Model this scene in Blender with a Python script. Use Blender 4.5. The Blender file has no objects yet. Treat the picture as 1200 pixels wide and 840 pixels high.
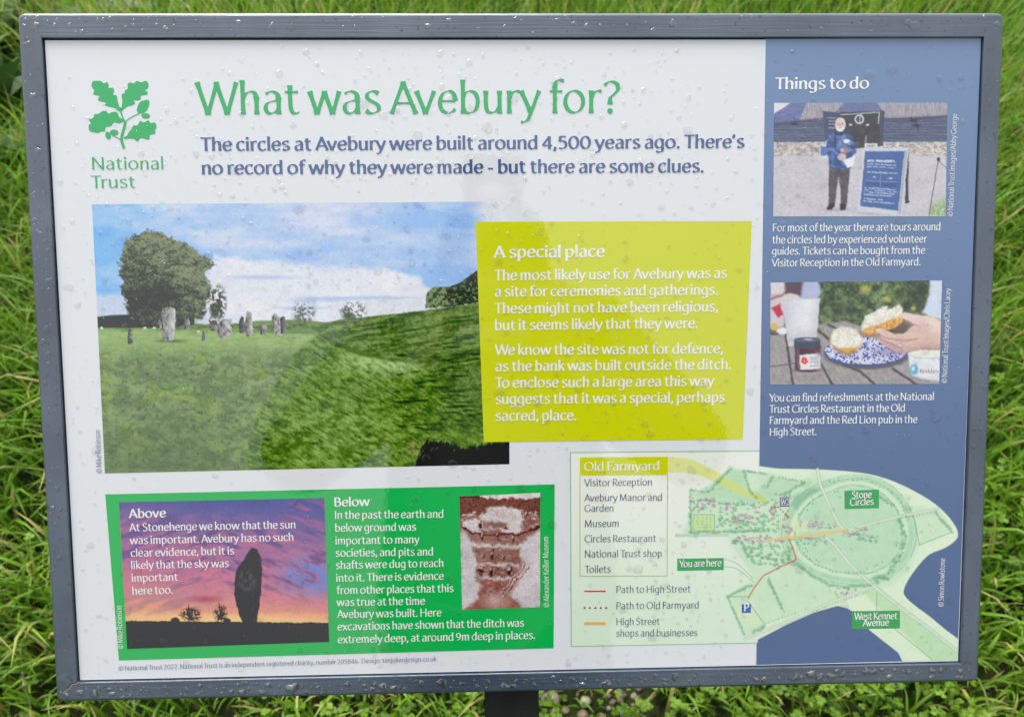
import bpy, bmesh, math, random
import numpy as np
from mathutils import Vector

random.seed(7)
RNG = np.random.default_rng(7)
S = bpy.context.scene
COL = S.collection
R = math.radians

# ------------------------------------------------------------------ camera fitted to the board
# The board stands reclined; its face has width PW and its normal rises ELEV above the horizon.
PW = 0.82
FPX = 900.0                                   # focal length, for a picture 1200 wide
ELEV = R(38.0)
INNER = [(52, 47), (1150, 44), (1122, 773), (92, 797)]


def fit_camera():
    A = []
    for (x, y), (u, v) in zip([(0, 0), (1, 0), (1, 1), (0, 1)], INNER):
        u -= 600; v -= 420
        A.append([x, y, 1, 0, 0, 0, -u * x, -u * y, -u])
        A.append([0, 0, 0, x, y, 1, -v * x, -v * y, -v])
    H = np.linalg.svd(np.array(A, float))[2][-1].reshape(3, 3)
    M = np.diag([1 / FPX, 1 / FPX, 1]) @ H
    a, b = np.linalg.norm(M[:, 0]), np.linalg.norm(M[:, 1])
    sg = -1 if M[2, 2] < 0 else 1
    r1, r2 = sg * M[:, 0] / a, sg * M[:, 1] / b
    s = r1 + r2; d = r1 - r2
    s /= np.linalg.norm(s); d /= np.linalg.norm(d)
    r1, r2 = (s + d) / math.sqrt(2), (s - d) / math.sqrt(2)
    t = sg * M[:, 2] / a * PW
    return np.stack([r1, r2, np.cross(r1, r2)], 1), t, PW * b / a


RC, TC, PH = fit_camera()                     # panel -> camera (x right, y down, z forward)
U = np.array([1.0, 0, 0])
V = np.array([0, -math.sin(ELEV), -math.cos(ELEV)])
N = np.array([0, -math.cos(ELEV), math.sin(ELEV)])      # towards the viewer
P00 = np.array([-PW / 2, 0, 1.0]) - V * PH / 2         # top left corner of the face
ROOT = np.array([0.0, -0.08, 0.0])                      # foot of the post
cam_uvw = -RC.T @ TC                                    # camera in panel axes (third axis away from the viewer)
CAM = P00 + U * cam_uvw[0] + V * cam_uvw[1] - N * cam_uvw[2]
AX = np.stack([U, V, -N], 1)                            # panel axes in the world
cam_right, cam_down, cam_fwd = AX @ RC.T[:, 0], AX @ RC.T[:, 1], AX @ RC.T[:, 2]

cd = bpy.data.cameras.new('camera'); cam = bpy.data.objects.new('camera', cd); COL.objects.link(cam)
from mathutils import Matrix
cam.matrix_world = Matrix([[cam_right[i], -cam_down[i], -cam_fwd[i], CAM[i]] for i in range(3)] + [[0, 0, 0, 1]])
cd.sensor_width = 36; cd.lens = 36 * FPX / 1200
cd.clip_start = 0.02; cd.clip_end = 2000
cd.dof.use_dof = True
cd.dof.focus_distance = float(TC[2] + RC[2, 0] * PW / 2 + RC[2, 1] * PH / 2)
cd.dof.aperture_fstop = cd.lens / 3.4                   # a phone lens about 3.4 mm across
S.camera = cam

# ------------------------------------------------------------------ daylight under cloud
SUN_EL, SUN_AZ = R(60), R(-28)                          # azimuth from +Y, clockwise from above
w = bpy.data.worlds.new('World'); S.world = w; w.use_nodes = True
nt = w.node_tree; nt.nodes.clear()
sky = nt.nodes.new('ShaderNodeTexSky'); sky.sky_type = 'NISHITA'; sky.sun_disc = False
sky.sun_elevation = SUN_EL; sky.sun_rotation = SUN_AZ
sky.dust_density = 3.0; sky.air_density = 1.0
hsv = nt.nodes.new('ShaderNodeHueSaturation'); hsv.inputs['Saturation'].default_value = 0.12
bgn = nt.nodes.new('ShaderNodeBackground'); bgn.inputs['Strength'].default_value = 0.13
wo = nt.nodes.new('ShaderNodeOutputWorld')
# an overcast sky is about three times as bright overhead as at the horizon
wtc = nt.nodes.new('ShaderNodeTexCoord'); wsx = nt.nodes.new('ShaderNodeSeparateXYZ'); wcl = nt.nodes.new('ShaderNodeTexNoise')
wcl.inputs['Scale'].default_value = 2.2; wcl.inputs['Detail'].default_value = 4
wmr = nt.nodes.new('ShaderNodeMapRange'); wmr.inputs['From Min'].default_value = 0.0; wmr.inputs['From Max'].default_value = 1.0
wmr.inputs['To Min'].default_value = 0.35; wmr.inputs['To Max'].default_value = 3.0
wm2 = nt.nodes.new('ShaderNodeMapRange'); wm2.inputs['From Min'].default_value = 0.3; wm2.inputs['From Max'].default_value = 0.7
wm2.inputs['To Min'].default_value = 0.9; wm2.inputs['To Max'].default_value = 1.1
wmu = nt.nodes.new('ShaderNodeMath'); wmu.operation = 'MULTIPLY'
wvm = nt.nodes.new('ShaderNodeVectorMath'); wvm.operation = 'SCALE'
nt.links.new(wtc.outputs['Generated'], wsx.inputs[0]); nt.links.new(wsx.outputs['Z'], wmr.inputs['Value'])
nt.links.new(wtc.outputs['Generated'], wcl.inputs['Vector']); nt.links.new(wcl.outputs['Fac'], wm2.inputs['Value'])
nt.links.new(wmr.outputs[0], wmu.inputs[0]); nt.links.new(wm2.outputs[0], wmu.inputs[1])
nt.links.new(sky.outputs[0], hsv.inputs['Color']); nt.links.new(hsv.outputs[0], wvm.inputs[0]); nt.links.new(wmu.outputs[0], wvm.inputs['Scale'])
nt.links.new(wvm.outputs[0], bgn.inputs['Color'])
nt.links.new(bgn.outputs[0], wo.inputs['Surface'])
sl = bpy.data.lights.new('sun', 'SUN'); sl.energy = 2.6; sl.angle = R(40); sl.color = (1.0, 0.97, 0.92)
sun = bpy.data.objects.new('sun', sl); COL.objects.link(sun)
sd = Vector((math.sin(SUN_AZ) * math.cos(SUN_EL), math.cos(SUN_AZ) * math.cos(SUN_EL), math.sin(SUN_EL)))
sun.rotation_euler = sd.to_track_quat('Z', 'Y').to_euler(); sun.location = sd * 20
S.view_settings.view_transform = 'Standard'; S.view_settings.look = 'None'
S.view_settings.gamma = 1.0; S.view_settings.exposure = 0.17


# ------------------------------------------------------------------ helpers
def px(X, Y, h=0.0):
    """Place on the board's face (panel u, v) that the photograph shows at X, Y (1200 x 840), for height h off the face."""
    X = np.asarray(X, float); Y = np.asarray(Y, float)
    d = np.stack([(X - 600) / FPX, (Y - 420) / FPX, np.ones_like(X)], -1) @ RC      # ray in panel axes
    t = (-h - cam_uvw[2]) / d[..., 2]
    return cam_uvw[0] + d[..., 0] * t, cam_uvw[1] + d[..., 1] * t


def B(u, v, h):
    """Panel u, v and height off the face -> coordinates local to the board's foot."""
    u = np.asarray(u, float)[..., None]; v = np.asarray(v, float)[..., None]; h = np.asarray(h, float)
    h = h[..., None] if h.ndim else h
    return P00 + U * u + V * v + N * h - ROOT


def lin(c):
    c = np.asarray(c, float) / 255.0
    return np.where(c <= 0.04045, c / 12.92, ((c + 0.055) / 1.055) ** 2.4)


INK_K, INK_V = 0.885, 0.045


def ink(c):
    """Print colour of a patch seen as sRGB c: the shine of the glazing taken off."""
    return np.clip((lin(c) - INK_V) / INK_K, 0.004, 0.86)


def mesh_obj(name, verts, faces, mat, parent=None, smooth=False):
    me = bpy.data.meshes.new(name)
    me.from_pydata([tuple(v) for v in verts], [], [tuple(f) for f in faces])
    me.update()
    if smooth:
        me.polygons.foreach_set('use_smooth', [True] * len(me.polygons))
    o = bpy.data.objects.new(name, me); COL.objects.link(o)
    for m in (mat if isinstance(mat, (list, tuple)) else [mat]):
        me.materials.append(m)
    if parent: o.parent = parent
    return o


def fast_quads(name, verts, quads, mat, parent=None, smooth=False, attrs=None):
    """Mesh from numpy arrays (n,3) and (m,k)."""
    me = bpy.data.meshes.new(name)
    k = quads.shape[1]
    me.vertices.add(len(verts)); me.vertices.foreach_set('co', np.ascontiguousarray(verts, np.float32).ravel())
    me.loops.add(quads.size); me.loops.foreach_set('vertex_index', quads.astype(np.int32).ravel())
    me.polygons.add(len(quads)); me.polygons.foreach_set('loop_start', np.arange(0, quads.size, k, dtype=np.int32))
    me.update(calc_edges=True)
    me.polygons.foreach_set('use_smooth', np.full(len(quads), smooth))
    for an, (typ, data) in (attrs or {}).items():
        a = me.attributes.new(an, typ, 'POINT')
        a.data.foreach_set('color' if typ == 'FLOAT_COLOR' else 'value', np.ascontiguousarray(data, np.float32).ravel())
    me.materials.append(mat); me.validate()
    o = bpy.data.objects.new(name, me); COL.objects.link(o)
    if parent: o.parent = parent
    return o


def tag(o, label=None, cat=None, group=None, kind=None):
    if label: o['label'] = label
    if cat: o['category'] = cat
    if group: o['group'] = group
    if kind: o['kind'] = kind
    return o


def new_mat(name):
    m = bpy.data.materials.new(name); m.use_nodes = True
    return m, m.node_tree.nodes, m.node_tree.links, m.node_tree.nodes['Principled BSDF']


GLAZE_ROUGH = 0.015


def glaze_bump(n, l, b):
    """The laminate is never perfectly flat: a faint ripple and a film of water."""
    tc = n.new('ShaderNodeTexCoord')
    t = n.new('ShaderNodeTexNoise'); t.inputs['Scale'].default_value = 260; t.inputs['Detail'].default_value = 2
    bp = n.new('ShaderNodeBump'); bp.inputs['Strength'].default_value = 0.03; bp.inputs['Distance'].default_value = 0.001
    l.new(tc.outputs['Object'], t.inputs['Vector']); l.new(t.outputs['Fac'], bp.inputs['Height']); l.new(bp.outputs[0], b.inputs['Normal'])


def ink_mat(name, c, rough=GLAZE_ROUGH):
    m, n, l, b = new_mat(name)
    b.inputs['Base Color'].default_value = (*ink(c), 1)
    b.inputs['Roughness'].default_value = rough; b.inputs['IOR'].default_value = 1.95
    glaze_bump(n, l, b)
    return m


def print_mat():
    m, n, l, b = new_mat('printed picture')
    a = n.new('ShaderNodeAttribute'); a.attribute_name = 'print'
    l.new(a.outputs['Color'], b.inputs['Base Color'])
    b.inputs['Roughness'].default_value = GLAZE_ROUGH; b.inputs['IOR'].default_value = 1.95
    glaze_bump(n, l, b)
    return m


PRINT = print_mat()
M_WHITE = ink_mat('white print', (220, 222, 226))
M_BLUE = ink_mat('blue print', (78, 101, 155))
M_LIME = ink_mat('lime print', (203, 209, 28))
M_GREEN = ink_mat('green print', (48, 178, 96))
M_LABEL = ink_mat('label green print', (38, 160, 88))
M_TITLE = ink_mat('title green print', (62, 172, 104))
M_NAVY = ink_mat('slate blue print', (88, 106, 148))
M_DARKTXT = ink_mat('dark slate print', (78, 92, 118))
M_TWHITE = ink_mat('white letter print', (232, 234, 236))
M_CREDIT = ink_mat('small slate print', (105, 118, 145))
M_RED = ink_mat('red path print', (196, 92, 72))
M_ORANGE = ink_mat('orange street print', (232, 176, 92))
M_OLIVE = ink_mat('olive line print', (176, 186, 92))
M_THINGREEN = ink_mat('thin green line print', (92, 160, 120))
M_SIGNBLUE = ink_mat('navy sign print', (28, 66, 110))
M_PBLUE = ink_mat('parking blue print', (44, 108, 172))
M_BROWN = ink_mat('brown print', (150, 120, 90))

# ------------------------------------------------------------------ lettering: a pen-drawn humanist alphabet
# x-height 50, capitals 69, ascenders 73.  'l' straight stroke, 'p' smooth stroke, 'o' ellipse (cx cy rx ry), 'd' dot (x y r)
GL = {
 'a': (46, 'l 36,0 36,34|p 36,33 34,43 25,48.3 16,47.5 9,43|p 36,29 24,28 12,23 8,13 12,4 20,1.5 29,5 36,13'),
 'b': (49, 'l 10,0 10,73|p 10,36 16,45 27,48.5 38,42 42,25 37,8 26,1.5 16,3 10,9'),
 'c': (42, 'p 38,43 30,48 22,48.3 12,42 7,25 12,8 23,1.7 31,3 39,9'),
 'd': (51, 'l 40,0 40,73|p 40,39 33,47 23,48.3 12,42 7,24 11,7 21,1.5 31,4 40,13'),
 'e': (46, 'l 8,27 40,27|p 40.3,28 38,41 31,48 24,48.3 13,42 7,25 11,9 22,1.7 32,3 40,10'),
 'f': (31, 'l 14,0 14,58|p 14,56 16,67 24,72 34,70|l 3,47.5 30,47.5'),
 'g': (50, 'l 40,49 40,-6|p 40,-4 37,-15 25,-20 9,-16|p 40,39 33,47 23,48.3 12,42 7,25 11,9 21,3 31,5 40,14'),
 'h': (49, 'l 10,0 10,73|p 10,34 17,44 27,48.5 36,45 39,34|l 39,36 39,0'),
 'i': (20, 'l 10,0 10,49|d 10,65 6.2'),
 'j': (20, 'l 10,49 10,-6|p 10,-5 7,-16 -4,-19|d 10,65 6.2'),
 'k': (44, 'l 10,0 10,73|l 36,49 12,24|l 17,29 42,0'),
 'l': (20, 'l 10,0 10,73'),
 'm': (73, 'l 10,0 10,49|p 10,34 16,44 25,48.5 33,45 36,34|l 36,36 36,0|p 36,34 42,44 51,48.5 59,45 62,34|l 62,36 62,0'),
 'n': (49, 'l 10,0 10,49|p 10,34 17,44 27,48.5 36,45 39,34|l 39,36 39,0'),
 'o': (52, 'o 26,25 19.5,23.6'),
 'p': (50, 'l 10,-22 10,49|p 10,36 16,45 27,48.5 38,42 42,25 37,8 26,1.5 16,3 10,9'),
 'q': (50, 'l 40,49 40,-22|p 40,39 33,47 23,48.3 12,42 7,24 11,7 21,1.5 31,4 40,13'),
 'r': (33, 'l 10,0 10,49|p 10,33 15,42 23,48 33,47.3'),
 's': (41, 'p 34,44 26,48.3 17,48 10,42 10.5,34 18,28 27,23 34,16 33,7 24,1.7 15,2 7,7'),
 't': (35, 'p 14,62 14,30 15,12 19,3.5 26,1.7 33,4|l 3,47.5 31,47.5'),
 'u': (49, 'p 9.5,49 9.5,18 13,5 22,1.7 31,5 39,15|l 39,0 39,49'),
 'v': (46, 'l 4,49 23,0|l 42,49 23,0'),
 'w': (71, 'l 4,49 19,0|l 36,49 19,0|l 35,49 52,0|l 67,49 52,0'),
 'x': (44, 'l 5,49 39,0|l 38,49 5,0'),
 'y': (46, 'l 4,49 24,3|p 43,49 25,2 18,-13 10,-19 3,-19'),
 'z': (42, 'l 5,47.5 37,47.5|l 37,47 5,2|l 5,1.7 38,1.7'),
 'A': (60, 'l 30,69 4,0|l 29,69 56,0|l 14,23 47,23'),
 'B': (51, 'l 10,0 10,69|p 10,67 26,67.3 37,62 40,52 36,42 25,37.5 10,37|p 10,37 28,37.3 41,31 44,19 39,6 26,1.7 10,1.7'),
 'C': (60, 'p 55,60 45,67 35,67.5 17,60 7,40 9,18 22,4 36,1.7 48,3 57,10'),
 'D': (66, 'l 10,0 10,69|p 10,67 28,67 48,60 58,42 57,22 46,6 28,1.7 10,1.7'),
 'E': (48, 'l 10,0 10,69|l 10,67 42,67|l 10,37 38,37|l 10,1.7 43,1.7'),
 'F': (46, 'l 10,0 10,69|l 10,67 42,67|l 10,36 38,36'),
 'G': (64, 'p 55,60 45,67 35,67.5 17,60 7,40 9,18 22,4 36,1.7 48,4 56,9|l 55,7 55,31'),
 'H': (64, 'l 10,0 10,69|l 54,0 54,69|l 10,36 54,36'),
 'I': (21, 'l 10,0 10,69'),
 'K': (54, 'l 10,0 10,69|l 46,69 12,34|l 18,40 53,0'),
 'L': (44, 'l 10,0 10,69|l 10,1.7 41,1.7'),
 'M': (78, 'l 10,0 14,69|l 14,69 39,6|l 63,69 39,6|l 63,69 68,0'),
 'N': (65, 'l 10,0 10,69|l 10,69 55,0|l 55,0 55,69'),
 'O': (72, 'o 36,34.5 29,32.8'),
 'P': (50, 'l 10,0 10,69|p 10,67 28,67.3 42,61 45,50 40,37 27,31 10,31'),
 'R': (53, 'l 10,0 10,69|p 10,67 28,67.3 41,62 43,51 39,39 27,33 10,33|l 24,33 51,0'),
 'S': (48, 'p 40,60 31,67 21,67.3 11,60 11,50 19,42 31,35 41,26 41,13 32,3 20,1.7 7,7'),
 'T': (52, 'l 26,0 26,68|l 2,67 50,67'),
 'V': (59, 'l 3,69 29,0|l 56,69 29,0'),
 'W': (89, 'l 3,69 24,0|l 45,69 24,0|l 43,69 65,0|l 86,69 65,0'),
 'Y': (55, 'l 2,69 27,32|l 53,69 27,32|l 27,34 27,0'),
 '0': (54, 'o 27,33 20,31.5'),
 '2': (49, 'p 8,56 15,65 26,66 36,59 36,46 26,28 7,3|l 7,1.8 44,1.8'),
 '4': (51, 'l 35,0 35,66|l 35,66 4,19|l 3,18 47,18'),
 '5': (48, 'l 12,64.5 40,64.5|l 13,65 11,39|p 11,39 24,42 36,36 40,23 35,8 22,1.7 7,4'),
 '6': (49, 'p 39,65 22,57 10,40 8,22 14,6 26,1.7 38,7 42,21 37,34 26,39 16,35 9,25'),
 '8': (52, 'o 26,50 14,15.5|o 26,18 17.5,16.5'),
 '9': (49, 'p 10,2 27,9 39,26 41,44 35,60 23,65 11,60 7,46 12,33 23,28 33,32 40,42'),
 '.': (20, 'd 9,4.5 6'), ',': (20, 'd 10,4.5 6|l 11,5 5,-11'), ':': (20, 'd 10,4.5 6|d 10,40 6'),
 '-': (32, 'l 4,24 28,24'), "'": (18, 'd 9,66 5.5|l 10,67 5,52'),
 '?': (40, 'p 5,60 13,67 23,68 33,62 34,51 26,41 18,33 17,19|d 17,4.5 6'),
 '©': (74, 'o 37,34 32,32|p 48,43 38,49 28,44 24,34 28,24 38,19 48,25'),
 '/': (30, 'l 2,-8 27,74'),
}
PEN = math.radians(18)


def catmull(pts, k=5):
    pts = np.array(pts, float)
    if len(pts) == 2: return pts
    P = np.vstack([2 * pts[0] - pts[1], pts, 2 * pts[-1] - pts[-2]])
    out = []
    for i in range(1, len(P) - 2):
        for t in np.arange(k) / k:
            a, b, c, d = P[i - 1], P[i], P[i + 1], P[i + 2]
            out.append(0.5 * (2 * b + (c - a) * t + (2 * a - 5 * b + 4 * c - d) * t * t + (3 * b - a - 3 * c + d) * t ** 3))
    out.append(P[-2])
    return np.array(out)


GCACHE = {}


def glyph(ch, T, thin, flare):
    """Outline strips of one character: list of (left points, right points) with pen width T."""
    key = (ch, T, thin, flare)
    if key in GCACHE: return GCACHE[key]
    strips = []
    for st in GL[ch][1].split('|'):
        k, *q = st.split()
        if k == 'd':
            x, y = map(float, q[0].split(',')); r = float(q[1]) * (0.55 + 0.45 * T / 9)
            a = np.linspace(0, math.pi, 9)
            strips.append((np.stack([x + r * np.cos(a), y + r * np.sin(a)], 1), np.stack([x + r * np.cos(a), y - r * np.sin(a)], 1)))
            continue
        if k == 'o':
            (cx, cy), (rx, ry) = [tuple(map(float, z.split(','))) for z in q]
            a = np.linspace(0, 2 * math.pi, 33)
            pts = np.stack([cx + rx * np.cos(a), cy + ry * np.sin(a)], 1)
        else:
            pts = np.array([tuple(map(float, z.split(','))) for z in q])
            if k == 'p': pts = catmull(pts)
            else: pts = pts[0] + (pts[1] - pts[0]) * np.linspace(0, 1, 9)[:, None]
        d = np.gradient(pts, axis=0); d /= np.linalg.norm(d, axis=1)[:, None] + 1e-9
        th = np.arctan2(d[:, 1], d[:, 0])
        wd = T * (thin + (1 - thin) * np.abs(np.sin(th - PEN)) ** 1.2)
        if k == 'o':
            wd[0] = wd[-1]
        if k != 'o' and flare:
            s = np.r_[0, np.cumsum(np.linalg.norm(np.diff(pts, axis=0), axis=1))]
            e = np.minimum(s, s[-1] - s)
            wd = wd * (1 + flare * np.exp(-(e / 7.0) ** 2))
        nrm = np.stack([-d[:, 1], d[:, 0]], 1)
        if k == 'o': nrm[0] = nrm[-1] = np.array([-1, 0]) * 1.0
        strips.append((pts + nrm * wd[:, None] / 2, pts - nrm * wd[:, None] / 2))
    GCACHE[key] = strips
    return strips


KERN = {'Av': -7, 'Tr': -9, 'To': -10, 'Tu': -8, 'We': -6, 'Wh': -1, 'Th': -3, 'ry': -2, 'Ti': -3, 'Ta': -9, 'Yo': -9, 'fo': -2, 'Fa': -7, 'LT': -6, 'r.': -6, 'y.': -6, 'V i': -3, 'Vi': -4, 'Ke': -2, 'wa': -2, 'ev': -1, 'At': -2}
H_TXT = 0.00036


class Lettering:
    def __init__(self): self.v = []; self.f = []; self.n = 0

    def line(self, txt, x0, y0, x1, y1, xh, T=9.0, thin=0.34, flare=0.22, h=H_TXT):
        """A line of lettering whose baseline runs from photo x0,y0 to x1,y1; xh = x-height in photo pixels."""
        adv = 0; pos = []
        for i, c in enumerate(txt):
            pos.append(adv)
            adv += 16 if c == ' ' else GL[c][0] + 1
            if i + 1 < len(txt): adv += KERN.get(txt[i:i + 2], 0)
        lo, hi = 5, adv - 5
        (u0, u1), (v0, v1) = px([x0, x1], [y0, y1], h)
        dx, dy = x1 - x0, y1 - y0; L = math.hypot(dx, dy)
        qu, qv = px(x0 + dy / L * 10, y0 - dx / L * 10, h)
        dirv = np.array([u1 - u0, v1 - v0]); Lp = np.linalg.norm(dirv); dirv /= Lp
        up = np.array([dirv[1], -dirv[0]])
        sy = math.hypot(qu - u0, qv - v0) / 10 * xh / 50
        sx = Lp / (hi - lo)
        for c, p in zip(txt, pos):
            if c == ' ': continue
            for k, (l, r) in enumerate(glyph(c, T, thin, flare)):
                m = len(l); q = np.vstack([l, r])
                a = (q[:, 0] + p - lo) * sx; b = q[:, 1] * sy
                self.v.append(B(u0 + dirv[0] * a + up[0] * b, v0 + dirv[1] * a + up[1] * b, h + 0.000012 * k))
                j = np.arange(m - 1) + self.n
                self.f.append(np.stack([j, j + m, j + m + 1, j + 1], 1)); self.n += 2 * m
        return self

    def build(self, name, mat, parent):
        f = np.vstack(self.f); v = np.vstack(self.v)
        a, b, c = v[f[:, 0]], v[f[:, 1]], v[f[:, 2]]
        flip = (np.cross(b - a, c - a) @ N) < 0
        f[flip] = f[flip][:, ::-1]
        return fast_quads(name, v, f, mat, parent)


def letters(name, mat, parent, lines, xh, **kw):
    L = Lettering()
    for t in lines: L.line(t[0], *t[1:5], t[5] if len(t) > 5 else xh, **kw)
    return L.build(name, mat, parent)


def patch(name, mat, parent, polys, h):
    """Flat printed shape(s): polygons given in photo pixels."""
    vs, fs = [], []
    for k, p in enumerate(polys):
        p = np.array(p, float); u, v = px(p[:, 0], p[:, 1], h)
        q = B(u, v, h + 0.00002 * k); i0 = len(vs)
        area = np.sum(u * np.roll(v, -1) - v * np.roll(u, -1))
        idx = list(range(i0, i0 + len(q)))
        vs += list(q); fs.append(idx if area < 0 else idx[::-1])
    return mesh_obj(name, vs, fs, mat, parent)


def ribbon(pts, wd):
    """A line of width wd (pixels) as a polygon."""
    pts = np.array(pts, float); d = np.gradient(pts, axis=0); d /= np.linalg.norm(d, axis=1)[:, None]
    n = np.stack([-d[:, 1], d[:, 0]], 1) * wd / 2
    return np.vstack([pts + n, (pts - n)[::-1]])


def ell(cx, cy, rx, ry, n=20, rot=0):
    a = np.linspace(0, 2 * math.pi, n, endpoint=False)
    x, y = rx * np.cos(a), ry * np.sin(a)
    return np.stack([cx + x * math.cos(rot) - y * math.sin(rot), cy + x * math.sin(rot) + y * math.cos(rot)], 1)


# ------------------------------------------------------------------ procedural printed pictures (painted per vertex)
def _h(ix, iy, s):
    n = (ix.astype(np.int64) * 374761393 + iy.astype(np.int64) * 668265263 + s * 144269) & 0x7fffffff
    n = ((n ^ (n >> 13)) * 1274126177) & 0x7fffffff
    return ((n ^ (n >> 16)) & 0xffff) / 65535.0


def vnoise(x, y, s=0):
    ix, iy = np.floor(x), np.floor(y); fx, fy = x - ix, y - iy
    fx = fx * fx * (3 - 2 * fx); fy = fy * fy * (3 - 2 * fy)
    a, b, c, d = _h(ix, iy, s), _h(ix + 1, iy, s), _h(ix, iy + 1, s), _h(ix + 1, iy + 1, s)
    return (a + (b - a) * fx) * (1 - fy) + (c + (d - c) * fx) * fy


def fbm(x, y, s=0, o=4):
    t = 0; a = 0.5; n = 0
    for i in range(o):
        t = t + a * vnoise(x * 2 ** i + 17.3 * i, y * 2 ** i + 9.1 * i, s + i); n += a; a *= 0.55
    return t / n


def sstep(a, b, x):
    t = np.clip((x - a) / (b - a), 0, 1); return t * t * (3 - 2 * t)


class Paint:
    """A canvas over part of the board; coordinates are photo pixels."""
    def __init__(self, quad, step=1.0):
        q = np.array(quad, float)
        W = max(np.linalg.norm(q[1] - q[0]), np.linalg.norm(q[2] - q[3])); Hh = max(np.linalg.norm(q[3] - q[0]), np.linalg.norm(q[2] - q[1]))
        self.nx, self.ny = int(W / step) + 1, int(Hh / step) + 1
        s, t = np.meshgrid(np.linspace(0, 1, self.nx), np.linspace(0, 1, self.ny))
        P = (q[0] * (1 - s[..., None]) * (1 - t[..., None]) + q[1] * s[..., None] * (1 - t[..., None])
             + q[2] * s[..., None] * t[..., None] + q[3] * (1 - s[..., None]) * t[..., None])
        self.X, self.Y = P[..., 0], P[..., 1]; self.c = np.zeros((self.ny, self.nx, 3)); self.ss = step
        self.ox = self.oy = 0.0; self.sc = 1.0; self.blur = 1.0; self.wx = self.wy = 0.0

    def local(self, sc, ox, oy):
        """Use coordinates of an enlarged crop (scale, offset) from here on."""
        self.sc, self.ox, self.oy = sc, ox, oy; return self

    def set_warp(self, amp, f=5.0):
        self.wx = amp * 2 * (fbm(self.X / f, self.Y / f, 700, 3) - .5); self.wy = amp * 2 * (fbm(self.X / f, self.Y / f, 720, 3) - .5)

    @property
    def x(self): return (self.X + self.wx - self.ox) * self.sc

    @property
    def y(self): return (self.Y + self.wy - self.oy) * self.sc

    def fill(self, col, m=1.0):
        m = np.broadcast_to(np.asarray(m, float), self.X.shape)[..., None]
        self.c = self.c * (1 - m) + np.asarray(col, float) * m; return self

    def poly(self, pts, soft=0.7):
        soft = soft * self.blur; return self._poly(pts, soft)

    def _poly(self, pts, soft):
        """Coverage of a polygon (with a soft edge of `soft` photo pixels)."""
        p = np.array(pts, float); x, y = self.x, self.y
        ins = np.zeros(x.shape, bool); dist = np.full(x.shape, 1e9)
        for a, b in zip(p, np.roll(p, -1, 0)):
            c = ((a[1] > y) != (b[1] > y))
            if a[1] != b[1]: ins ^= c & (x < (b[0] - a[0]) * (y - a[1]) / (b[1] - a[1]) + a[0])
            dist = np.minimum(dist, self._seg(x, y, a, b))
        d = np.where(ins, -dist, dist) / self.sc
        return sstep(soft, -soft, d)

    @staticmethod
    def _seg(x, y, a, b):
        vx, vy = b[0] - a[0], b[1] - a[1]; L = vx * vx + vy * vy + 1e-9
        t = np.clip(((x - a[0]) * vx + (y - a[1]) * vy) / L, 0, 1)
        return np.hypot(x - a[0] - t * vx, y - a[1] - t * vy)

    def stroke(self, pts, wd, soft=0.6):
        soft = soft * self.blur
        p = np.array(pts, float); x, y = self.x, self.y; d = np.full(x.shape, 1e9)
        for a, b in zip(p[:-1], p[1:]): d = np.minimum(d, self._seg(x, y, a, b))
        return sstep(wd / 2 + soft, max(wd / 2 - soft, -0.3), d / self.sc)

    def disc(self, cx, cy, rx, ry, soft=0.15):
        r = np.hypot((self.x - cx) / rx, (self.y - cy) / ry); return sstep(1 + soft, 1 - soft, r)

    def spot(self, col, cx, cy, rx, ry, soft, a):
        """A small disc, painted only where it falls."""
        gx = cx / self.sc + self.ox; gy = cy / self.sc + self.oy; r = max(rx, ry) / self.sc * (1 + soft) + 2
        xs, ys = self.X[self.ny // 2], self.Y[:, self.nx // 2]
        i0, i1 = np.searchsorted(xs, [gx - r - 6, gx + r + 6]); j0, j1 = np.searchsorted(ys, [gy - r - 6, gy + r + 6])
        sl = (slice(j0, j1), slice(i0, i1))
        d = np.hypot((self.X[sl] - gx) * self.sc / rx, (self.Y[sl] - gy) * self.sc / ry)
        m = (sstep(1 + soft, 1 - soft, d) * a)[..., None]
        self.c[sl] = self.c[sl] * (1 - m) + np.asarray(col, float) * m

    def n(self, fx, fy, s=0, o=4): return fbm(self.X / fx, self.Y / fy, s, o)

    def lift(self, k, b):
        self.c = np.clip(self.c * k + b, 0, 238); return self

    def grain(self, amt=.06, seed=900):
        f = 1 + amt * 1.6 * (fbm(self.X / 1.3, self.Y / 1.3, seed, 2) - .5) + amt * 1.4 * (fbm(self.X / 14, self.Y / 11, seed + 5, 3) - .5)
        self.c = self.c * f[..., None]; return self

    def build(self, name, parent, h):
        u, v = px(self.X, self.Y, h)
        co = B(u, v, h).reshape(-1, 3)
        col = np.ones((co.shape[0], 4)); col[:, :3] = ink(np.clip(self.c, 0, 255)).reshape(-1, 3)
        i = np.arange(self.nx * self.ny).reshape(self.ny, self.nx)
        q = np.stack([i[:-1, :-1], i[1:, :-1], i[1:, 1:], i[:-1, 1:]], -1).reshape(-1, 4)
        return fast_quads(name, co, q, PRINT, parent, attrs={'print': ('FLOAT_COLOR', col)})


def mix(a, b, t):
    t = np.asarray(t)[..., None]; return np.asarray(a, float) * (1 - t) + np.asarray(b, float) * t


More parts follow.
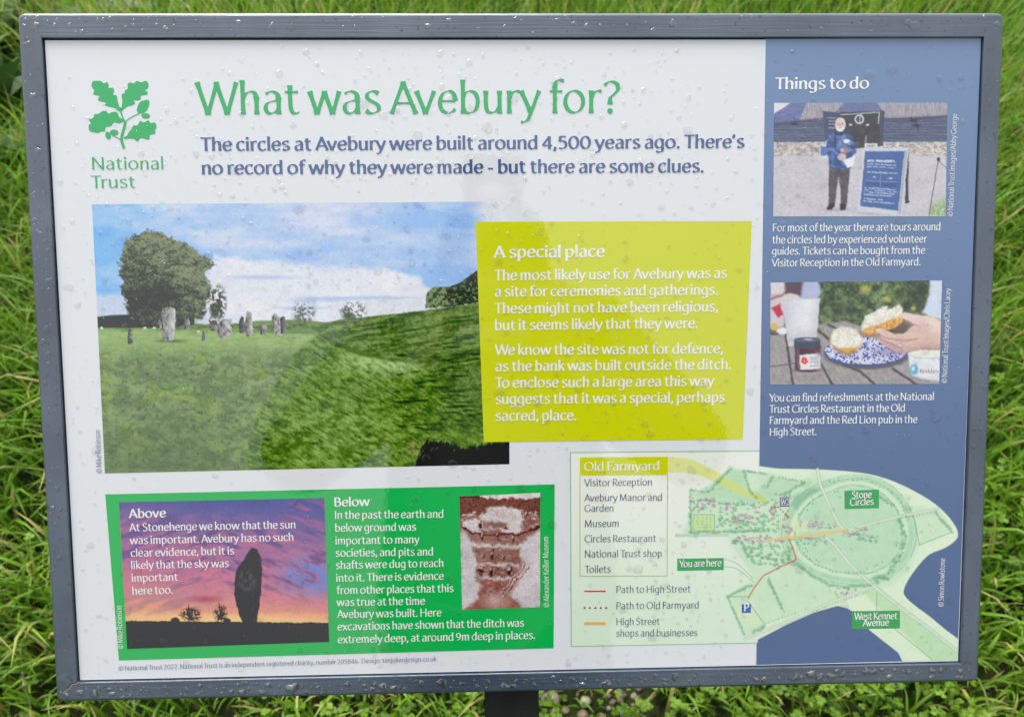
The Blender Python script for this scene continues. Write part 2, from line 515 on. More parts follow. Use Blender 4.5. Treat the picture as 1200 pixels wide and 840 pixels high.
def paint_landscape():
    p = Paint([(107.7, 239.5), (596.5, 236.2), (597, 543.7), (122.9, 554.5)], 1.0); X, Y = p.X, p.Y
    # sky
    cl = sstep(0.34, 0.66, p.n(90, 26, 3) * 0.75 + p.n(30, 10, 8) * 0.25)
    blue = mix((122, 180, 250), (146, 184, 240), sstep(110, 330, X))
    veil = np.clip(0.30 + 0.55 * cl - 0.55 * sstep(185, 120, X) - 0.5 * p.disc(205, 300, 60, 16, .8)
                   - 0.45 * p.disc(515, 258, 52, 16, .9) - 0.8 * p.disc(512, 326, 60, 13, .7) - 0.45 * p.disc(395, 300, 90, 9, .9) + 0.5 * sstep(545, 590, X), 0, 1)
    p.fill(mix(blue, (206, 212, 238), np.clip(veil * 1.12 + .06, 0, 1)))
    p.fill((222, 224, 230), sstep(548, 582, X) * .92)
    edge = 4 * (p.n(14, 9, 21) - 0.5) * 4
    cum = sstep(-5, 5, edge + np.interp(X, [100, 240, 250, 300, 345, 400, 470, 492, 503, 512, 560, 600], [-50, -40, 18, 13, 5, 2, 0, -10, -22, -40, -60, -60]) + Y - 318)
    p.fill(mix((230, 231, 240), (212, 216, 230), p.n(40, 12, 5)), cum * sstep(237, 246, X))
    p.fill((205, 212, 228), sstep(342, 352, Y + 4 * p.n(10, 6, 2)) * sstep(190, 150, X) * 0.9)
    for (a, b, c, d) in ((275, 345, 325, 2.4), (345, 415, 351, 2.6), (372, 480, 349, 1.8), (330, 380, 361, 2)):
        p.fill((172, 190, 226), p.disc((a + b) / 2, c, (b - a) / 2, d, .8) * 0.75)
    # field, far bank
    far = sstep(-0.8, 0.8, Y - np.interp(X, [100, 240, 300, 345, 372, 380], [384, 384, 376, 374.5, 376.5, 378]))
    near = 0.5 * p.n(5, 2.6, 31) + 0.5 * p.n(16, 8, 33)
    p.fill(mix((96, 126, 74), (134, 160, 108), near), far * sstep(392, 380, X))
    field = sstep(-0.8, 0.8, Y - np.interp(X, [100, 170, 300, 380, 420], [383.5, 383, 390, 392, 397]))
    cl = sstep(.32, .68, p.n(12, 7, 42) * .6 + p.n(3.6, 2.4, 43) * .4)
    g1 = mix((132, 160, 98), (164, 188, 126), p.n(8, 2, 41))
    g2 = mix((94, 114, 80), (146, 166, 110), cl * .65 + .35 * p.n(1.8, 2.6, 47)); g2 = g2 + (np.array((6, 8, -10.)) * sstep(.5, .7, p.n(30, 22, 48))[..., None])
    dep = sstep(400, 432, Y + 8 * p.n(20, 8, 44))
    p.fill(g1 * (1 - dep[..., None]) + g2 * dep[..., None], field)
    p.fill((66, 82, 56), field * dep * sstep(.6, .74, p.n(4.0, 3.0, 45)) * .45)
    p.fill((84, 104, 74), field * sstep(450, 545, Y) * sstep(330, 200, X) * .4)
    # ditch slope; left edge and deeper greens paint in the photographer's dark reflection
    sl = p.poly([(372, 391), (396, 389), (412, 402), (440, 412), (480, 414), (560, 400), (600, 400), (600, 560), (285, 560), (290, 530), (300, 490), (320, 455), (345, 415)], 2.5)
    ang = (X * 0.8 + Y * 1.0, Y * 0.9 - X * 0.55)
    st = fbm(ang[0] / 9, ang[1] / 2.2, 51)
    cs = sstep(.28, .72, .45 * st + .3 * p.n(9, 5, 54) + .25 * p.n(2, 2.4, 55))
    lightz = np.exp(-(((X - 395) / 70) ** 2 + ((Y - 500) / 55) ** 2)) * .35 + np.exp(-(((X - 450) / 50) ** 2 + ((Y - 425) / 13) ** 2)) * .9
    gl = mix((66, 94, 38), (136, 166, 86), cs)
    p.fill(mix(gl, (178, 206, 142), np.clip(lightz * (0.45 + cs), 0, .85)), sl)
    p.fill((62, 84, 42), sl * sstep(.52, .75, p.n(14, 5, 56)) * sstep(430, 520, Y) * .6)
    p.fill((66, 86, 46), p.stroke([(376, 392), (396, 403), (422, 414), (452, 420), (490, 424)], 3.2, 3.0) * .65)
    # inner bank
    top = np.interp(X, [370, 376, 390, 405, 423, 450, 498, 560, 600], [379, 378, 376.5, 373, 372, 369, 363.5, 355, 350]) + 1.5 * (p.n(6, 6, 60) - .5)
    low = np.interp(X, [370, 376, 396, 422, 445, 480, 520, 560, 600], [386, 391, 402, 413, 418, 419, 450, 480, 500])
    bank = sstep(-.8, .8, Y - top) * sstep(4, -4, Y - low - 8 * (p.n(10, 5, 61) - .5))
    stk = fbm(X / 22, (Y + X * 0.16 + 5 * p.n(24, 14, 66)) / 2.6, 62)
    cs = sstep(.28, .72, .5 * stk + .3 * p.n(4, 3, 63) + .2 * p.n(1.7, 1.7, 67))
    p.fill(mix((64, 90, 44), (136, 160, 98), cs), bank)
    for i in range(60):
        rx = random.Random(i); x0 = rx.uniform(460, 590); y0 = rx.uniform(392, 505)
        p.fill((52, 68, 38), p.disc(x0, y0, rx.uniform(4, 11), rx.uniform(.8, 1.8), .6) * .75 * sstep(-.2, .6, (y0 - 370) / 60) * sl.clip(.25, 1))
    # dark hollow lower right, seeded grass beside it
    p.fill((168, 166, 110), np.exp(-(((X - 488) / 26) ** 2 + ((Y - 528) / 12) ** 2)) * sstep(.45, .6, p.n(4, 2, 64)) * .7)
    hol = sstep(.35, .6, .85 * p.poly([(486, 545), (494, 528), (500, 516), (520, 518), (545, 526), (566, 520), (600, 516), (600, 546), (490, 550)], 9) + .7 * (fbm((X + Y * .5) / 1.6, Y / 7, 68) - .42))
    p.fill(mix((16, 20, 16), (52, 62, 40), p.n(3, 5, 65)), hol)
    # right hand bushes
    p.local(4.42, 380, 230)
    m = p.poly([(522, 582), (530, 500), (570, 468), (640, 470), (700, 450), (740, 420), (800, 380), (1000, 380), (1000, 520), (795, 552), (650, 572)], 1.2)
    m = sstep(.35, .65, m + .9 * (p.n(2.4, 2.4, 70) - .5))
    p.fill(mix((58, 70, 58), (126, 148, 104), sstep(.42, .68, p.n(2.2, 2.6, 71) + .22 * sstep(720, 540, p.x) - .1)), m)
    # tree and dark hedge on the left
    p.local(4.94, 105, 250)
    p.fill(mix((34, 34, 44), (52, 52, 62), p.n(9, 3, 72)), p.poly([(40, 600), (120, 590), (250, 585), (420, 610), (430, 662), (40, 662)], .8))
    crown = [(200, 170), (250, 125), (330, 105), (400, 115), (470, 140), (540, 170), (620, 210), (690, 260), (710, 300), (670, 340), (690, 400), (700, 450), (690, 500), (672, 560), (640, 605), (560, 598), (400, 612), (300, 600), (240, 565), (200, 490), (190, 400), (175, 350), (185, 260)]
    low_ = sstep(.3, .6, p.poly([(215, 540), (330, 520), (600, 520), (668, 570), (640, 625), (560, 650), (280, 655), (232, 600)], 6) + .8 * (p.n(4, 3, 79) - .5))
    p.fill(mix((54, 60, 56), (92, 102, 78), sstep(.45, .75, p.n(3, 2.4, 84))), low_)
    m = p.poly(crown, 13); m = sstep(.40, .56, m + 1.0 * (p.n(9, 7, 73) * .5 + p.n(2.6, 2.2, 78) * .5 - .5))
    lit = sstep(.36, .74, p.n(7, 3.6, 74) * .5 + p.n(1.5, 1.3, 75) * .5 + .16 * sstep(-180, 260, (p.x - 430) * .6 - (p.y - 330)))
    p.fill(mix((58, 66, 58), (132, 142, 108), lit), m)
    p.fill((28, 32, 34), p.disc(340, 500, 150, 100, .7) * .5 * m)
    m = p.disc(740, 520, 50, 100, .3) * sstep(.42, .56, p.n(2.4, 2.6, 76) + .18 * p.disc(735, 560, 45, 60, .5))
    p.fill((74, 82, 68), m); p.fill((66, 68, 60), p.stroke([(690, 625), (735, 540), (760, 470)], 1.2))
    p.fill((200, 206, 214), p.poly([(608, 610), (690, 616), (688, 640), (606, 640)], .6) * .8)
    # stones
    def stone(pts, c, s=80):
        m = p.poly(pts, .7); a = np.array(pts); cx = a[:, 0].mean(); wdt = np.ptp(a[:, 0])
        sh = np.clip((p.x - cx) / wdt * .9 + .5 + 1.1 * (p.n(3.2, 4.5, s) - .5), 0, 1)
        m = sstep(.3, .7, m + .8 * (p.n(2.2, 2.8, s + 7) - .5))
        p.fill(mix(np.array(c) * .56, np.minimum(np.array(c) * 1.3, 205), sh), m)
        p.fill(np.array(c) * .35, m * sstep(.62, .72, p.n(1.8, 3.2, s + 3)) * .7)
    p.fill((60, 88, 40), p.disc(470, 738, 80, 10, .6) * .6)
    stone([(412, 575), (425, 550), (460, 541), (497, 552), (499, 620), (486, 731), (440, 738), (417, 728), (426, 660)], (188, 182, 184))
    stone([(220, 755), (222, 690), (229, 650), (240, 675), (257, 745), (255, 756)], (128, 128, 128))
    stone([(545, 612), (575, 608), (583, 640), (575, 672), (550, 672)], (142, 138, 142))
    stone([(650, 682), (672, 680), (677, 735), (650, 737)], (138, 142, 132))
    stone([(690, 622), (735, 616), (742, 680), (702, 684)], (128, 124, 126))
    stone([(742, 640), (770, 612), (826, 610), (820, 690), (806, 720), (756, 724), (740, 690)], (166, 161, 163))
    stone([(395, 612), (410, 612), (416, 665), (400, 664)], (140, 140, 146))
    for q in (70, 320, 375, 630): p.fill((214, 216, 210), p.disc(q, 664 if q < 600 else 684, 10, 6))
    p.local(6.667, 270, 330)
    stone([(68, 305), (84, 272), (106, 276), (108, 400), (72, 404)], (98, 94, 98))
    stone([(108, 350), (130, 232), (165, 240), (174, 420), (124, 432)], (166, 161, 163))
    stone([(232, 340), (258, 328), (285, 335), (282, 416), (235, 418)], (140, 138, 140))
    stone([(323, 272), (345, 250), (388, 275), (394, 415), (345, 420), (328, 340)], (166, 161, 163))
    stone([(390, 285), (410, 268), (428, 275), (437, 400), (396, 408)], (112, 108, 112))
    for (cx, cy, rx, ry, s) in ((575, 245, 85, 80, 81), (960, 235, 100, 75, 82)):
        m = p.disc(cx, cy, rx, ry, .35) * sstep(.48, .6, p.n(1.9, 2.1, s) + .16 * p.disc(cx - 40, cy + 30, rx * .6, ry * .7, .6))
        p.fill((84, 88, 76), m * .8)
    p.fill((66, 86, 48), p.disc(925, 265, 40, 28, .5) * .8)
    return p


def paint_sunset():
    p = Paint([(139.3, 588.3), (380, 583.3), (385.7, 751.7), (149, 760)], 0.8).local(4.307, 130, 575); p.set_warp(1.0, 5)
    x, y = p.x, p.y
    t = np.clip((y - 45) / 610 - (x - 560) / 9000, 0, 1)
    ks = [0, .2, .42, .65, .82, .93, 1]
    ramp = np.array([(86, 92, 152), (116, 102, 156), (154, 110, 154), (182, 118, 148), (206, 140, 140), (226, 160, 124), (240, 186, 134)], float)
    p.c = np.stack([np.interp(t, ks, ramp[:, i]) for i in range(3)], -1)
    rx, ry = p.X * .95 + p.Y * .45, p.Y * .9 - p.X * .35
    rx2, ry2 = p.X * .95 - p.Y * .35, p.Y * .9 + p.X * .32
    s1 = np.where(x < 560, fbm(rx2 / 26, ry2 / 5, 90), fbm(rx / 26, ry / 5, 91))
    pink = sstep(.36, .8, s1 * .5 + .5 * p.n(11, 4.5, 92)); p.fill((212, 120, 136), pink * .7 * sstep(0.02, .3, t) * sstep(1.0, .8, t))
    p.fill((86, 70, 130), sstep(.5, .3, s1) * .5 * sstep(.1, .3, t) * sstep(.9, .6, t))
    p.fill((100, 138, 214), p.disc(1030, 430, 150, 90, .8) * sstep(.35, .6, s1) * .85)
    p.fill((206, 96, 140), p.disc(1010, 110, 120, 60, .9) * sstep(.4, .6, s1) * .6)
    p.fill((126, 104, 148), p.disc(220, 570, 240, 60, .9) * .35 * sstep(.3, .6, s1))
    p.fill((176, 74, 96), p.disc(480, 545, 70, 14, .9) * .7)
    p.fill((255, 214, 150), p.disc(700, 650, 400, 26, .9) * .55)
    hor = 655 + (x - 100) * .008 + 3 * p.n(6, 6, 95)
    gr = sstep(-3, 3, y - hor)
    p.fill(mix((13, 12, 14), (40, 36, 36), sstep(.45, .8, p.n(8, 4, 96))), gr)
    for (cx, cy, r1, r2) in ((405, 618, 60, 44), (553, 615, 38, 50)):
        q = random.Random(int(cx))
        for i in range(26):
            a = math.pi * (1.02 + .96 * q.random()); k = q.uniform(.55, 1.08); ex, ey = cx + r1 * k * math.cos(a), cy + 22 + (r2 + 22) * k * math.sin(a)
            p.fill((34, 24, 30), p.stroke([(cx + q.uniform(-8, 8), cy + 32), ((cx + ex) / 2 + q.uniform(-5, 5), (cy + 26 + ey) / 2), (ex, ey)], .55, .5) * .8)
        p.fill((34, 24, 30), p.disc(cx, cy + 6, r1 * .8, r2 * .8, .4) * sstep(.40, .56, p.n(1.8, 1.8, 97)) * .85)
    p.fill((30, 22, 26), p.disc(325, 655, 22, 16, .3)); p.fill((30, 22, 26), p.disc(585, 655, 18, 12, .3))
    st = [(700, 295), (715, 283), (740, 295), (755, 330), (763, 400), (757, 520), (746, 600), (740, 640), (738, 668), (668, 670), (645, 615), (626, 540), (622, 460), (635, 400), (670, 345)]
    m = p.poly(st, 2.2); m = sstep(.35, .6, m + .35 * (p.n(3, 4, 99) - .5))
    p.fill(mix((24, 22, 26), (58, 55, 60), p.n(5, 6, 98)), m)
    p.fill((92, 90, 96), m * p.disc(688, 455, 58, 66, .6) * sstep(.3, .6, p.n(6, 5, 93)) * .8); p.fill((78, 76, 82), m * p.disc(722, 318, 30, 28, .6) * .6)  # pale reflection painted onto the stone's middle and tip
    p.fill((30, 28, 32), p.disc(738, 432, 12, 12, .4) * .8 * m)
    p.fill((18, 16, 18), p.disc(710, 690, 110, 26, .6) * .8)
    for i in range(26):
        q = random.Random(i + 50); p.fill((74, 72, 76), p.disc(q.uniform(90, 1090), q.uniform(690, 790), q.uniform(6, 22), q.uniform(3, 7), .6) * .5 * gr)
    return p


def paint_dig():
    p = Paint([(538.4, 581.6), (633, 577.1), (633, 711), (541.6, 714.3)], 0.75).local(5.6, 530, 570); p.blur = 1.7; p.set_warp(3.4, 5)
    x, y = p.x, p.y
    sp = p.n(2.2, 2.2, 110); big = p.n(9, 9, 111)
    p.fill(mix((108, 68, 60), (172, 130, 122), np.clip(sp * .5 + big * .6 - .05, 0, 1)))
    p.fill(mix((88, 52, 46), (136, 92, 82), sp), sstep(200, 180, y) * sstep(60, 75, y))
    p.fill((216, 206, 204), p.poly([(185, 30), (600, 30), (600, 68), (450, 78), (360, 82), (190, 70)], .8))
    p.fill((66, 32, 30), p.poly([(40, 55), (180, 62), (180, 72), (40, 76)], .7) * .8)
    for i in range(46):
        q = random.Random(i); cx = q.choice([q.uniform(60, 200), q.uniform(465, 575)]); cy = q.uniform(165, 265)
        p.fill((206, 194, 192), p.disc(cx, cy, q.uniform(5, 13), q.uniform(4, 9), .4) * .75)
    lt = lambda: mix((190, 178, 178), (222, 214, 214), sp)
    p.fill(lt(), p.poly([(195, 185), (230, 145), (310, 127), (390, 135), (455, 150), (468, 200), (452, 305), (350, 308), (300, 287), (195, 277)], 1.2))
    p.fill(lt(), p.poly([(60, 225), (120, 210), (190, 225), (185, 305), (120, 290), (60, 260)], 1.5) * .9)
    for i in range(7): p.fill((150, 110, 104), p.stroke([(225 + i * 26, 150), (275 + i * 24, 190 + i * 4)], .5) * .5)
    p.fill(mix((112, 72, 65), (158, 114, 106), sp), p.poly([(205, 225), (270, 222), (365, 235), (360, 270), (300, 280), (205, 265)], 1.5) * .85)
    p.fill((70, 34, 32), p.stroke([(60, 265), (130, 300), (200, 318), (300, 322), (420, 318), (500, 295), (577, 255)], 2.2))
    p.fill(mix((122, 82, 76), (176, 136, 130), big), p.poly([(110, 300), (200, 322), (420, 322), (520, 295), (470, 375), (130, 380)], 1.5) * .8)
    left = [(50, 275), (105, 330), (135, 400), (150, 440), (160, 520), (165, 600), (185, 660), (160, 745), (90, 800), (50, 820)]
    right = [(590, 270), (500, 330), (455, 385), (440, 440), (465, 500), (445, 560), (425, 640), (375, 715), (440, 760), (465, 800), (590, 800)]
    dots = sstep(.62, .74, p.n(1.6, 1.6, 114))
    for q in (left, right):
        p.fill(mix((200, 192, 196), (182, 172, 176), dots), p.poly(q, 2.0))
    p.fill((186, 150, 146), p.poly([(440, 560), (425, 640), (375, 715), (330, 705), (430, 590)], 2) * .7)
    for yy, xa, xb, th in ((386, 110, 450, 4.2), (512, 185, 430, 3.8), (600, 185, 380, 4.0)):
        p.fill(lt(), p.stroke([(xa, yy - 6), ((xa + xb) / 2, yy + 4), (xb, yy + 2)], th, 1.2) * .88)
    p.fill((146, 84, 74), p.poly([(190, 620), (370, 615), (330, 705), (375, 720), (440, 790), (100, 800), (170, 740)], 2) * .5)
    p.fill((206, 184, 180), p.disc(285, 745, 70, 50, .9) * .65)
    for (cx, cy, r) in ((195, 330, 15), (300, 330, 12), (395, 345, 12), (265, 452, 17), (340, 462, 13), (190, 545, 16), (250, 556, 17), (372, 560, 20), (190, 250, 12), (455, 190, 9), (350, 262, 8), (395, 590, 10)):
        p.fill((58, 26, 26), p.disc(cx, cy, r * .7, r * 1.7, .5) * .8); p.fill((214, 200, 198), p.disc(cx - 4, cy - r, r * .45, r * .55, .5) * .8)
    for o in (0, 18): p.fill((202, 180, 176), p.stroke([(495 - o, 515 - o * .6), (330 - o * .6, 712 - o)], 1.1)); p.fill((92, 50, 46), p.stroke([(500 - o, 522 - o * .6), (336 - o * .6, 716 - o)], .6))
    for i in range(90):
        q = random.Random(i + 9); cx, cy = q.uniform(140, 450), q.uniform(300, 720)
        p.fill((206, 190, 186), p.disc(cx + q.uniform(-30, 30), cy + q.uniform(-20, 20), q.uniform(3, 14), q.uniform(2, 5), .7) * .4)
        p.fill((80, 40, 38), p.disc(cx, cy, q.uniform(3, 9), q.uniform(2, 6), .6) * .55)
    return p


def paint_tour():
    p = Paint([(907.1, 120.9), (1110.3, 120.5), (1108, 253.8), (906.1, 253.8)], 0.75).local(5.217, 900, 110); p.blur = 1.5; p.set_warp(.7, 4)
    x, y = p.x, p.y; f = p.poly
    p.fill(mix((176, 170, 178), (212, 207, 216), p.n(2.2, 1.6, 120) * .6 + p.n(20, 12, 121) * .4))
    th = mix((128, 122, 136), (182, 176, 186), p.n(1.4, 5, 122))
    p.fill(th, y < 172)
    p.fill((214, 212, 222), f([(0, 0), (140, 40), (138, 60), (34, 128)], .8))
    p.fill(mix((82, 92, 146), (112, 120, 168), p.n(6, 2, 123)), f([(30, 130), (140, 58), (235, 50), (190, 168), (30, 182)], .8))
    bd = mix((66, 74, 100), (98, 106, 136), p.n(20, 1.4, 124)); ln = sstep(.75, .95, np.abs(((y / 17.0) % 1) * 2 - 1))
    bd = bd * (1 - .3 * ln[..., None])
    p.fill(bd, f([(30, 182), (190, 166), (340, 148), (345, 298), (30, 298)], .7)); p.fill(bd, f([(690, 152), (820, 150), (1110, 134), (1110, 298), (690, 298)], .7))
    p.fill((52, 50, 62), f([(690, 148), (820, 146), (1110, 130), (1110, 146), (690, 166)], 1.6) * .55)
    p.fill((52, 50, 62), f([(30, 178), (190, 160), (340, 146), (340, 160), (30, 192)], 1.6) * .5)
    w_ = mix((160, 150, 150), (214, 206, 200), sstep(.3, .7, p.n(4, 2.2, 125))); w_ = w_ * (1 - .25 * sstep(.6, .75, p.n(2.2, 1.6, 126)))[..., None]
    p.fill(w_, f([(30, 296), (345, 296), (345, 378), (30, 384)], .8)); p.fill(w_, f([(690, 296), (1110, 294), (1110, 380), (690, 384)], .8))
    p.fill((166, 138, 116), f([(860, 330), (1000, 335), (1000, 372), (870, 378)], 2) * .25)
    p.fill(mix((84, 94, 138), (110, 118, 158), p.n(9, 2, 127)), f([(415, 112), (470, 50), (662, 50), (700, 106), (690, 112)], .7))
    p.fill((58, 66, 92), f([(690, 100), (712, 108), (704, 320), (688, 320)], .6))
    p.fill(mix((44, 42, 50), (72, 68, 76), p.n(5, 4, 128)), f([(440, 112), (690, 108), (690, 322), (548, 334), (440, 320)], .7))
    p.fill((196, 200, 206), p.stroke([(445, 130), (680, 114)], .8)); p.fill((196, 200, 206), p.stroke([(680, 114), (676, 182)], .9))
    r = np.hypot(x - 558, y - 158)
    p.fill((196, 196, 206), sstep(8, 3, np.abs(r - 24)) * .9 + 0); p.fill((196, 196, 206), p.stroke([(570, 122), (560, 150), (560, 176)], .8))
    for cx in (505, 610): p.fill((214, 214, 220), f([(cx - 9, 186), (cx + 9, 186), (cx + 9, 196), (cx - 9, 196)], .5))
    p.fill((62, 70, 100), f([(333, 106), (442, 116), (440, 230), (345, 296)], .7))
    for yy in (146, 166, 186, 208): p.fill((196, 198, 208), p.stroke([(372, yy), (410, yy + 2)], 1.0) * .7)
    p.fill((150, 150, 162), p.stroke([(598, 262), (598, 300)], 1.4))
    p.fill((216, 216, 222), f([(592, 304), (668, 302), (668, 330), (592, 332)], .6)); p.fill((120, 122, 130), f([(605, 312), (655, 311), (655, 326), (605, 327)], .6) * .6)
    p.fill((206, 212, 222), f([(314, 312), (358, 318), (360, 392), (318, 390)], .6)); p.fill((72, 104, 164), f([(321, 322), (356, 324), (356, 380), (322, 380)], .6))
    for cx, cy in ((160, 185), (890, 165), (905, 195)): p.fill((40, 38, 50), p.disc(cx, cy, 24, 9, .5) * .8)
    p.fill((40, 38, 50), p.stroke([(870, 150), (918, 190), (916, 225)], 1.0) * .8)
    # gravel foreground grass and thin post
    g = f([(975, 752), (1000, 690), (1060, 655), (1110, 640), (1110, 760)], 4) * sstep(.3, .55, p.n(2, 2, 129)); p.fill(mix((104, 150, 74), (150, 186, 110), p.n(2, 2, 130)), g)
    p.fill((86, 82, 92), p.stroke([(1042, 400), (985, 745)], .9)); p.fill((52, 48, 56), p.disc(1043, 402, 9, 14, .4)); p.fill((110, 106, 116), p.stroke([(1046, 415), (1100, 462)], .6))
    p.fill((150, 146, 160), p.disc(430, 708, 90, 10, .7) * .5); p.fill((150, 146, 160), p.disc(690, 728, 140, 12, .7) * .5)
    # standing man in a blue jacket
    tr = mix((58, 54, 64), (96, 90, 98), p.n(4, 5, 131))
    p.fill(tr, f([(374, 440), (500, 440), (498, 520), (488, 600), (482, 690), (446, 690), (444, 590), (432, 510), (420, 580), (408, 690), (372, 690), (370, 560)], .7))
    p.fill((40, 38, 46), f([(362, 708), (362, 694), (376, 672), (408, 668), (408, 690), (388, 710)], .7)); p.fill((40, 38, 46), f([(440, 706), (442, 676), (474, 674), (476, 700), (470, 712), (444, 712)], .7))
    jk = mix((46, 66, 126), (96, 122, 186), sstep(.3, .72, p.n(4, 4, 132)))
    p.fill(jk, f([(412, 232), (476, 228), (515, 262), (542, 345), (540, 360), (505, 395), (508, 455), (440, 464), (372, 438), (372, 390), (354, 365), (358, 300), (370, 256)], .8))
    p.fill((42, 46, 70), p.stroke([(412, 240), (410, 330)], 1.6) * .8); p.fill((120, 146, 200), p.poly([(425, 258), (470, 252), (478, 330), (428, 340)], 2) * .5)
    p.fill((50, 52, 72), f([(412, 215), (475, 212), (478, 240), (445, 258), (410, 246)], .8))
    p.fill((228, 232, 238), p.disc(480, 290, 20, 13, .5)); p.fill((104, 150, 150), p.disc(493, 308, 8, 8, .5) * .7)
    p.fill((214, 206, 206), p.disc(443, 190, 32, 42, .1)); p.fill((216, 184, 172), p.disc(442, 186, 27, 26, .3)); p.fill((220, 200, 192), p.disc(442, 164, 25, 16, .3))
    p.fill((228, 224, 226), p.disc(442, 216, 24, 17, .3)); p.fill((120, 92, 90), p.disc(431, 184, 5, 3.5, .5)); p.fill((120, 92, 90), p.disc(454, 184, 5, 3.5, .5)); p.fill((150, 110, 106), p.disc(442, 209, 8, 3, .5)); p.fill((190, 152, 142), p.disc(442, 195, 4, 8, .5))
    p.fill((226, 228, 236), f([(455, 405), (535, 380), (520, 440), (485, 455)], .7)); p.fill((206, 188, 184), p.disc(452, 388, 27, 24, .3)); p.fill((150, 122, 116), p.disc(468, 346, 30, 18, .4)); p.fill((200, 176, 170), p.disc(455, 346, 14, 10, .4))
    p.fill((40, 54, 108), p.stroke([(360, 345), (430, 380)], 1.0) * .7); p.fill((40, 54, 108), p.stroke([(538, 350), (480, 395)], 1.0) * .7)
    # board on an easel
    p.fill((46, 44, 54), f([(846, 340), (860, 340), (858, 668), (838, 672)], .7)); p.fill((46, 44, 54), p.disc(852, 662, 12, 9))
    p.fill((198, 202, 212), f([(584, 336), (862, 330), (818, 742), (790, 745), (545, 716)], .8)); p.fill((150, 154, 170), f([(836, 350), (850, 350), (812, 730), (798, 738)], .7) * .8)
    p.fill((64, 92, 152), f([(594, 352), (834, 351), (796, 716), (564, 686)], .7))
    for k, (xa, ya, xb, yb, wd) in enumerate([(612, 410, 778, 414, 2.6), (606, 430, 780, 438, 1.0), (608, 446, 782, 454, 1.0), (602, 478, 790, 488, 1.3), (628, 508, 656, 510, 1.6), (730, 515, 756, 517, 1.6),
                                              (592, 575, 780, 588, .9), (592, 588, 783, 602, .9), (592, 601, 770, 614, .9), (590, 614, 760, 628, .9), (590, 640, 700, 650, 1.2), (586, 655, 768, 672, 1.2)]):
        m = p.stroke([(xa, ya), (xb, yb)], wd) * sstep(.3, .5, p.n(1.6, 4, 140 + k)); p.fill((214, 220, 234), m * .85)
    p.fill((44, 66, 116), f([(598, 530), (680, 536), (680, 566), (596, 560)], .6) * .5); p.fill((44, 66, 116), f([(692, 538), (786, 545), (782, 572), (692, 566)], .6) * .5)
    p.fill((120, 140, 186), p.stroke([(688, 495), (688, 566)], .5)); p.fill((120, 140, 186), p.stroke([(598, 532), (788, 540)], .5))
    return p


